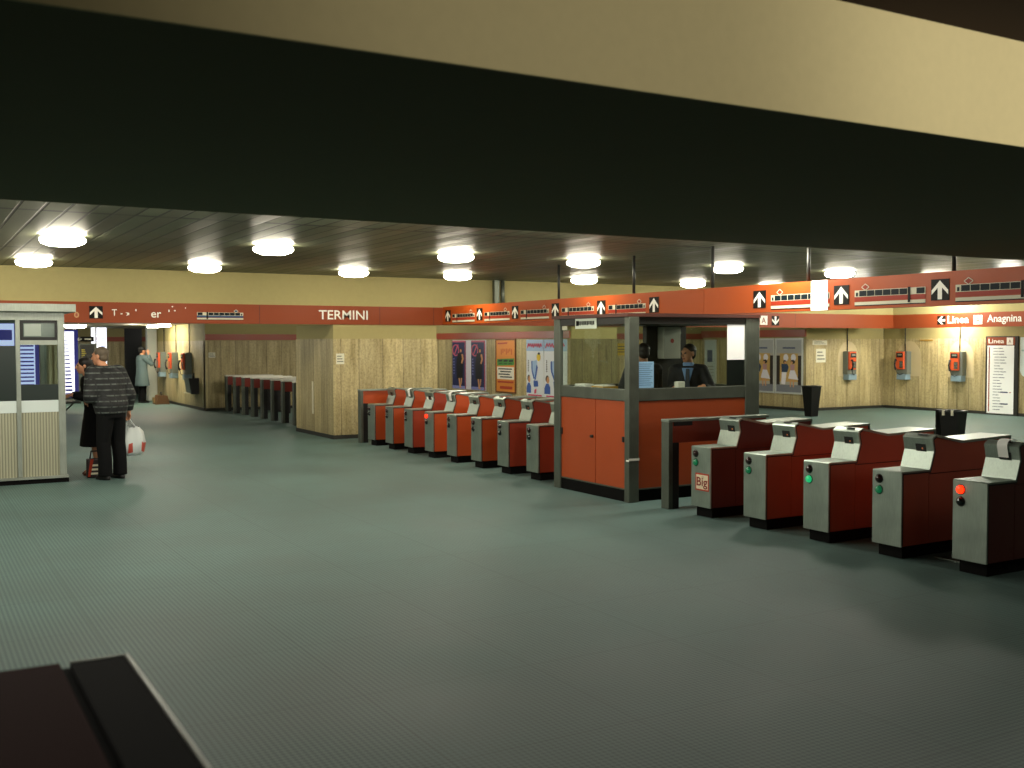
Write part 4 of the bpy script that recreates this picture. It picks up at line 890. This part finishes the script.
def person(name, label, loc, face, H_, arms, skin, hair, lean=0.0, head_fwd=.02, head_turn=0, garments=(), stance=.1, step=0.0, hands=((.4,), (.4,)), hair_style='short', cat='person', group=None):
    """arms: ((elbow, wrist, finger_dir, palm_normal) left, right) in local metres; local +y is where the body faces"""
    k = H_/1.72; m = skin; mb = MB()
    zc = lambda z: z*k
    ly = lambda z: lean*max(0, z-.95)*k            # forward shift growing with height
    hc = V(0, ly(1.6)+head_fwd, zc(1.60))
    R = Matrix.Rotation(head_turn, 3, 'Z')
    def hp(x, y, z): return hc+R @ V(x*k, y*k, z*k)
    # head: cranium, face, jaw, nose, brow, ears, lips
    mb.ball(hp(0, -.012, .035), (.076*k, .094*k, .088*k), m, 20, 14, R); mb.ball(hp(0, .022, -.02), (.064*k, .075*k, .095*k), m, 20, 14, R)
    mb.ball(hp(0, .052, -.085), (.036*k, .034*k, .028*k), m, 14, 9, R)
    mb.tube(hp(0, .088, .02), hp(0, .112, -.028), .009*k, m, .015*k, n=8); mb.ball(hp(0, .108, -.03), (.018*k, .014*k, .012*k), m, 10, 7, R)
    mb.tube(hp(-.045, .083, .03), hp(.045, .083, .03), .011*k, m, n=8); mb.ball(hp(0, .088, -.062), (.026*k, .012*k, .012*k), m, 10, 7, R)
    for s in (-1, 1): mb.ball(hp(s*.078, -.006, .0), (.011*k, .022*k, .034*k), m, 10, 8, R)
    # neck, torso
    limb(mb, [V(0, ly(1.42), zc(1.41)), hc+V(0, -.015, -.07*k)], [.066*k, .056*k], m)
    loft(mb, [(0, ly(z), zc(z), rx*k, ry*k) for z, rx, ry in ((.86, .15, .11), (.95, .168, .118), (1.08, .142, .102), (1.2, .155, .112), (1.32, .168, .115), (1.4, .15, .095), (1.44, .09, .07))], m)
    sh = [V(s*.178*k, ly(1.39), zc(1.385)) for s in (-1, 1)]
    for i, s in enumerate((-1, 1)):
        el, wr, fd, pn = [V(*p) for p in arms[i]]
        limb(mb, [V(s*.1*k, ly(1.4), zc(1.4)), sh[i], el, wr], [.05*k, .056*k, .042*k, .027*k], m)
        hand(mb, wr, fd, pn, m, hands[i][0], -s if len(hands[i]) < 2 else hands[i][1])
        hx = s*stance*k; st = step*s
        limb(mb, [V(s*.085*k, ly(.95), zc(.90)), V(hx, st*.5+.02, zc(.48)), V(hx, st-.02, zc(.08))], [.088*k, .058*k, .04*k], m)
        limb(mb, [V(hx, st-.04, .045), V(hx, st+.06, .04), V(hx, st+.14, .032)], [.04, .036, .028], m)
    eye = mat('eye_dark', '#1a1410', .3); lip = mat('lip', '#8a4a3c', .5)
    ev = [hp(s*.033, .094, .008) for s in (-1, 1)]; lv = hp(0, .098, -.062)
    def paint(c):
        if any((c-e_).length < .015*k for e_ in ev): return 1
        if abs(c.z-lv.z) < .007*k and (c-lv).length < .027*k: return 2
        return 0
    o = fuse(mb, name, 'root', [skin, eye, lip], .0065, 3, paint)
    o.location = loc; o.rotation_euler = (0, 0, math.atan2(-face[0], face[1])); tag(o, label, cat, group)
    # hair
    mb = MB()
    if hair_style == 'short':
        mb.ball(hp(0, -.022, .05), (.084*k, .097*k, .086*k), hair, 18, 12, R); mb.ball(hp(0, -.05, -.005), (.076*k, .06*k, .07*k), hair, 14, 10, R)
    elif hair_style == 'bob':
        mb.ball(hp(0, -.022, .045), (.09*k, .102*k, .092*k), hair, 18, 12, R); mb.ball(hp(0, -.05, -.05), (.09*k, .07*k, .1*k), hair, 14, 10, R)
    elif hair_style == 'thin':
        mb.ball(hp(0, -.035, .03), (.083*k, .088*k, .08*k), hair, 18, 12, R); mb.ball(hp(0, -.055, -.01), (.075*k, .056*k, .07*k), hair, 14, 10, R)
    fuse(mb, 'hair', o, [hair], .009, 2)
    J = dict(k=k, ly=ly, zc=zc, sh=sh, arms=arms, stance=stance, step=step, hc=hc, hp=hp, R=R)
    for g in garments: g(o, J)
    return o
def g_trousers(m, r=.012):
    def fn(o, J):
        k, ly, zc = J['k'], J['ly'], J['zc']; mb = MB()
        loft(mb, [(0, ly(z), zc(z), rx*k+r, ry*k+r) for z, rx, ry in ((.80, .15, .11), (.95, .168, .118), (1.06, .147, .105))], m)
        for s in (-1, 1):
            hx = s*J['stance']*k; st = J['step']*s
            limb(mb, [V(s*.085*k, ly(.95), zc(.90)), V(hx, st*.5+.02, zc(.48))], [.095*k+r, .07*k+r], m)
            loft(mb, [(hx, st-.01, .05, .062+r, .075+r), (hx, st-.01, .25*k, .062+r, .066+r), (hx, st*.5+.02, zc(.48), .066*k+r, .07*k+r)], m)
        fuse(mb, 'trousers', o, [m], .012, 3)
    return fn
def g_shoes(m):
    def fn(o, J):
        for s in (-1, 1):
            hx = s*J['stance']*J['k']; st = J['step']*s; mb = MB()
            loft(mb, [(hx, st+.045, 0, .048, .14), (hx, st+.045, .025, .05, .142), (hx, st+.03, .055, .046, .12), (hx, st-.015, .09, .046, .062), (hx, st-.02, .115, .048, .055)], m); fuse(mb, 'shoe', o, [m], .008, 2)
    return fn
def g_coat(name, m, hem, flare=.05, r=.03, sleeve=.9, paint=None, mats=None, collar=True, puff=0):
    def fn(o, J):
        k, ly, zc = J['k'], J['ly'], J['zc']; mb = MB()
        rg = []
        if hem < .85: rg += [(0, ly(.9)*.5+.01, hem, .185*k+r+flare, .14*k+r+flare), (0, ly(.9), zc(.75), .178*k+r+flare*.6, .13*k+r+flare*.6)]
        else: rg += [(0, ly(.95), hem, .165*k+r, .115*k+r)]
        for z, rx, ry in ((.98, .172, .122), (1.1, .158, .114), (1.22, .168, .12), (1.33, .18, .122), (1.405, .155, .1), (1.445, .085, .075)):
            if zc(z) > hem+.03: rg.append((0, ly(z), zc(z), rx*k+r+puff, ry*k+r+puff))
        loft(mb, rg, m)
        if collar: loft(mb, [(0, ly(1.43), zc(1.42), .09*k, .08*k), (0, ly(1.46)+.005, zc(1.485), .078*k, .075*k)], m)
        for i, s in enumerate((-1, 1)):
            el, wr = V(*J['arms'][i][0]), V(*J['arms'][i][1]); end = el.lerp(wr, sleeve)
            limb(mb, [V(s*.1*k, ly(1.4), zc(1.395)), J['sh'][i], el], [.06*k+r, .066*k+r*.8+puff, .052*k+r*.7+puff], m)
            mb.ball(el, (.052*k+r*.7,)*3, m); mb.tube(el, end, .052*k+r*.7+puff, m, .038*k+r*.5, n=14)
        fuse(mb, name, o, mats or [m], .011, 3, paint)
    return fn
SKIN = mat('skin', '#c98f6d', .5); SKIN2 = mat('skin_deep', '#a8714f', .5)
HAIRD = mat('hair_dark', '#171210', .55); HAIRG = mat('hair_grey_brown', '#5c5040', .6, noise=.3, nscale=30)
COATB = mat('coat_black', '#070607', .85, spec=.2); COATG = mat('coat_grey_teal', '#56686a', .75, noise=.08); TRB = mat('trousers_black', '#08090a', .85, spec=.2); SHOE = mat('shoe_black', '#0b0a0a', .4)
SUIT = mat('suit_navy', '#11151f', .7); SHIRT = mat('shirt_blue', '#7da3d8', .6); JBLACK = mat('jacket_black', '#0c0d0f', .7)
# checked quilted jacket: procedural check
PLAID = mat('checked_jacket', '#1b1d1e', .7); nt, N, L, b = nodes_of(PLAID)
tc = N.new('ShaderNodeTexCoord'); sep = N.new('ShaderNodeSeparateXYZ'); L.new(tc.outputs['Object'], sep.inputs[0])
def stripes(x, p, w):
    fr_ = math_node(nt, 'ABSOLUTE', math_node(nt, 'SUBTRACT', math_node(nt, 'FRACT', math_node(nt, 'DIVIDE', x, p)), .5)); return ramp(nt, fr_, [(w, g3(0)), (w+.03, g3(1))])
gx = stripes(math_node(nt, 'ADD', sep.outputs['X'], sep.outputs['Y']), .085, .40); gz = stripes(sep.outputs['Z'], .075, .36)
cc = mixc(nt, gz, lin('#101214'), lin('#565c58')); cc = mixc(nt, gx, cc, lin('#1b1e1f')); jn = N.new('ShaderNodeTexNoise'); jn.inputs['Scale'].default_value = 14; L.new(tc.outputs['Object'], jn.inputs['Vector']); cc = mixc(nt, .8, cc, ramp(nt, jn.outputs['Fac'], [(.35, g3(.2)), (.6, g3(1.25))]), 'MULTIPLY'); L.new(cc, b.inputs['Base Color'])
bp = N.new('ShaderNodeBump'); bp.inputs['Strength'].default_value = .6; bp.inputs['Distance'].default_value = .015; L.new(gz, bp.inputs['Height']); L.new(bp.outputs[0], b.inputs['Normal'])

# woman writing at the kiosk shelf
person('person', 'woman in a long black coat writing on the shelf of the metal kiosk', (-15.5, 2.285, 0), (-.05, -1), 1.62,
       (((-.24, .12, 1.08), (-.10, .30, 1.11), (.25, 1, -.1), (0, 0, -1)), ((.24, .12, 1.08), (.10, .30, 1.11), (-.25, 1, -.1), (0, 0, -1))),
       SKIN, HAIRD, lean=.16, head_fwd=.05, garments=(g_coat('coat', COATB, .40, .05, .03), g_shoes(mat('shoe_brown', '#5a2b20', .5))), hair_style='bob', stance=.075)
# man beside her, seen from behind
def g_cap(o, J): pass
person('person', 'man in a dark checked padded jacket standing beside the kiosk holding a plastic bag', (-14.85, 2.38, 0), (-.9, -.43), 1.76,
       (((-.26, .06, 1.12), (-.18, .26, 1.06), (.2, 1, -.3), (1, 0, 0)), ((.275, .0, 1.12), (.29, .03, .89), (0, .05, -1), (-1, 0, 0))),
       SKIN, HAIRG, lean=.24, head_fwd=.07, head_turn=.5, garments=(g_trousers(TRB, .02), g_shoes(SHOE), g_coat('jacket', PLAID, .88, 0, .035, .92, puff=.02)), hands=((.4,), (.95,)), stance=.11)
# far person telephoning
def g_hat(m):
    def fn(o, J):
        mb = MB(); hp, k, R = J['hp'], J['k'], J['R']
        mb.ball(hp(0, -.015, .062), (.096*k, .112*k, .078*k), m, 18, 12, R); mb.ball(hp(0, .0, .045), (.12*k, .14*k, .022*k), m, 18, 8, R); fuse(mb, 'hat', o, [m], .01, 2)
    return fn
person('person', 'person in a long grey overcoat and dark hat telephoning by the far left pillar', (-33.9, 6.35, 0), (-.25, 1), 1.72,
       (((-.27, .08, 1.12), (-.12, .22, 1.22), (.6, .7, .3), (0, -.3, -1)), ((.25, .2, 1.2), (.10, .17, 1.50), (-.1, -.1, 1), (-1, .1, 0))),
       SKIN, HAIRD, garments=(g_trousers(TRB, .01), g_shoes(SHOE), g_coat('overcoat', COATG, .52, .03, .03), g_hat(mat('hat_dark', '#16181a', .7))), stance=.08)
# booth clerks
person('person', 'clerk in a black jacket inside the booth, seen from behind', (-10.45, 7.91, .142), (-.95, .3), 1.65,
       (((-.26, .05, 1.08), (-.14, .28, 1.06), (.3, 1, 0), (0, 0, -1)), ((.21, .05, 1.08), (.12, .26, 1.06), (-.3, 1, 0), (0, 0, -1))),
       SKIN2, HAIRD, garments=(g_trousers(TRB), g_shoes(SHOE), g_coat('jacket', JBLACK, .78, 0, .02, .93)))
def g_shirt(o, J):
    k, ly, zc = J['k'], J['ly'], J['zc']; mb = MB()
    mb.prism([(-.075*k, ly(1.4)+.118*k, zc(1.42)), (.075*k, ly(1.4)+.118*k, zc(1.42)), (0, ly(1.15)+.15*k, zc(1.14))], (0, .03, 0), SHIRT)
    loft(mb, [(0, ly(1.44), zc(1.42), .082*k, .082*k), (0, ly(1.46)+.008, zc(1.49), .07*k, .07*k)], SHIRT); fuse(mb, 'shirt', o, [SHIRT], .008, 1)
    mb = MB(); TIE = mat('tie_grey', '#3c4450', .5)
    mb.prism([(-.018, ly(1.4)+.155*k, zc(1.41)), (.018, ly(1.4)+.155*k, zc(1.41)), (.03, ly(1.2)+.178*k, zc(1.17)), (0, ly(1.2)+.18*k, zc(1.13)), (-.03, ly(1.2)+.178*k, zc(1.17))], (0, .008, 0), TIE); mb.build('tie', o)
person('person', 'clerk in a navy suit and blue shirt inside the booth, turned to the left', (-10.2, 8.42, .142), (.72, -.7), 1.64,
       (((-.30, .10, 1.06), (-.20, .30, 1.14), (.3, 1, -.05), (0, 0, -1)), ((.21, .03, 1.08), (.12, .24, 1.13), (-.1, 1, -.05), (0, 0, -1))),
       SKIN, HAIRD, lean=.05, head_turn=-.7, garments=(g_trousers(SUIT), g_shoes(SHOE), g_coat('suit_jacket', SUIT, .76, 0, .02, .93, collar=False), g_shirt))
# bag in the man's hand
MANP = bpy.data.objects['person.001']
def man_pt(x, y, z): return Matrix.Translation(MANP.location) @ MANP.rotation_euler.to_matrix().to_4x4() @ Vector((x, y, z))
GRIP = man_pt(.29, .04, .80)
pb = thing('plastic_bag', 'white plastic shopping bag with red print held by the man in the checked jacket', 'shopping bag', (GRIP.x, GRIP.y, .30))
PBW = mat('bag_white', '#c9d0cf', .4); PBR = mat('bag_red', '#b84a3c', .4)
mb = MB(); n = 18; rg = []; gx0, gy0 = GRIP.x+.02, GRIP.y+.03
for z, rx, ry in ((.30, .08, .13), (.34, .11, .17), (.47, .12, .18), (.60, .09, .15), (.68, .05, .10)):
    rg.append([(gx0+rx*math.cos(2*math.pi*i/n)*(1+.16*math.sin(5*i+z*9)), gy0+ry*math.sin(2*math.pi*i/n)*(1+.12*math.sin(3*i+z*20)), z+.015*math.sin(4*i)) for i in range(n)])
for j in range(4):
    for i in range(n): mb.add([rg[j][i], rg[j][(i+1) % n], rg[j+1][(i+1) % n], rg[j+1][i]], [(0, 1, 2, 3)], PBR if (j == 1 and i % 5 > 1) else PBW, True)
mb.add(rg[0], [list(range(n))], PBW); mb.build('sack', pb, True)
for dv in (-.07, .06):
    mb = MB(); mb.path([(gx0, gy0+dv, .67), (GRIP.x+.01, GRIP.y+.01+dv*.5, .74), (GRIP.x, GRIP.y, .81)], .012, PBW, 6); mb.build('handle', pb, True)
sb = thing('striped_bag', 'small bag with red side and white stripes on the floor at the woman\'s feet', 'bag', (-15.1, 2.16, 0))
mb = MB(); mb.box(-15.21, -15.07, 2.100, 2.300, 0, .26, mat('bag_dark', '#231518', .5), .02); mb.build('body', sb, True)
mb = MB(); 
for i in range(3): mb.box(-15.07, -15.065, 2.140, 2.280, .05+.055*i, .075+.055*i, PALE)
mb.prism([(-15.067, 2.100, .02), (-15.067, 2.135, .02), (-15.067, 2.180, .26), (-15.067, 2.140, .26)], (.003, 0, 0), RED2); mb.build('stripes', sb, True)
MB().path([(-15.14, 2.140, .25), (-15.14, 2.160, .36), (-15.14, 2.240, .36), (-15.14, 2.260, .25)], .01, BLACK, 6).build('handle', sb, True)
#ENDPEOPLE

# ------------------------------------------------------------------ camera, world
f, pt, roll, a30 = 1051.7, .0384, -.0027, math.radians(30)
right = Vector((math.sin(a30), math.cos(a30), 0)); fwd0 = Vector((-math.cos(a30), math.sin(a30), 0)); up0 = Vector((0, 0, 1))
fwd = fwd0*math.cos(pt)-up0*math.sin(pt); up = fwd0*math.sin(pt)+up0*math.cos(pt)
r2 = right*math.cos(roll)+up*math.sin(roll); u2 = up*math.cos(roll)-right*math.sin(roll)
M = Matrix((r2, u2, -fwd)).transposed().to_4x4(); M.translation = Vector((0, 0, 1.8))
cd = bpy.data.cameras.new('camera'); cam = bpy.data.objects.new('camera', cd); C.objects.link(cam); cam.matrix_world = M
cd.sensor_width = 36; cd.lens = f*36/1024; cd.clip_end = 200; cd.clip_start = .05
cd.dof.use_dof = True; cd.dof.focus_distance = 12.5; cd.dof.aperture_fstop = 2.8
bpy.context.scene.camera = cam
W = bpy.data.worlds.new('world'); bpy.context.scene.world = W; W.use_nodes = True
W.node_tree.nodes['Background'].inputs[0].default_value = (.5, .6, .55, 1); W.node_tree.nodes['Background'].inputs[1].default_value = .01
S = bpy.context.scene
S.view_settings.view_transform = 'Standard'; S.view_settings.look = 'None'; S.view_settings.exposure = 0
for o in bpy.data.objects:
    if '_loc' in o: del o['_loc']
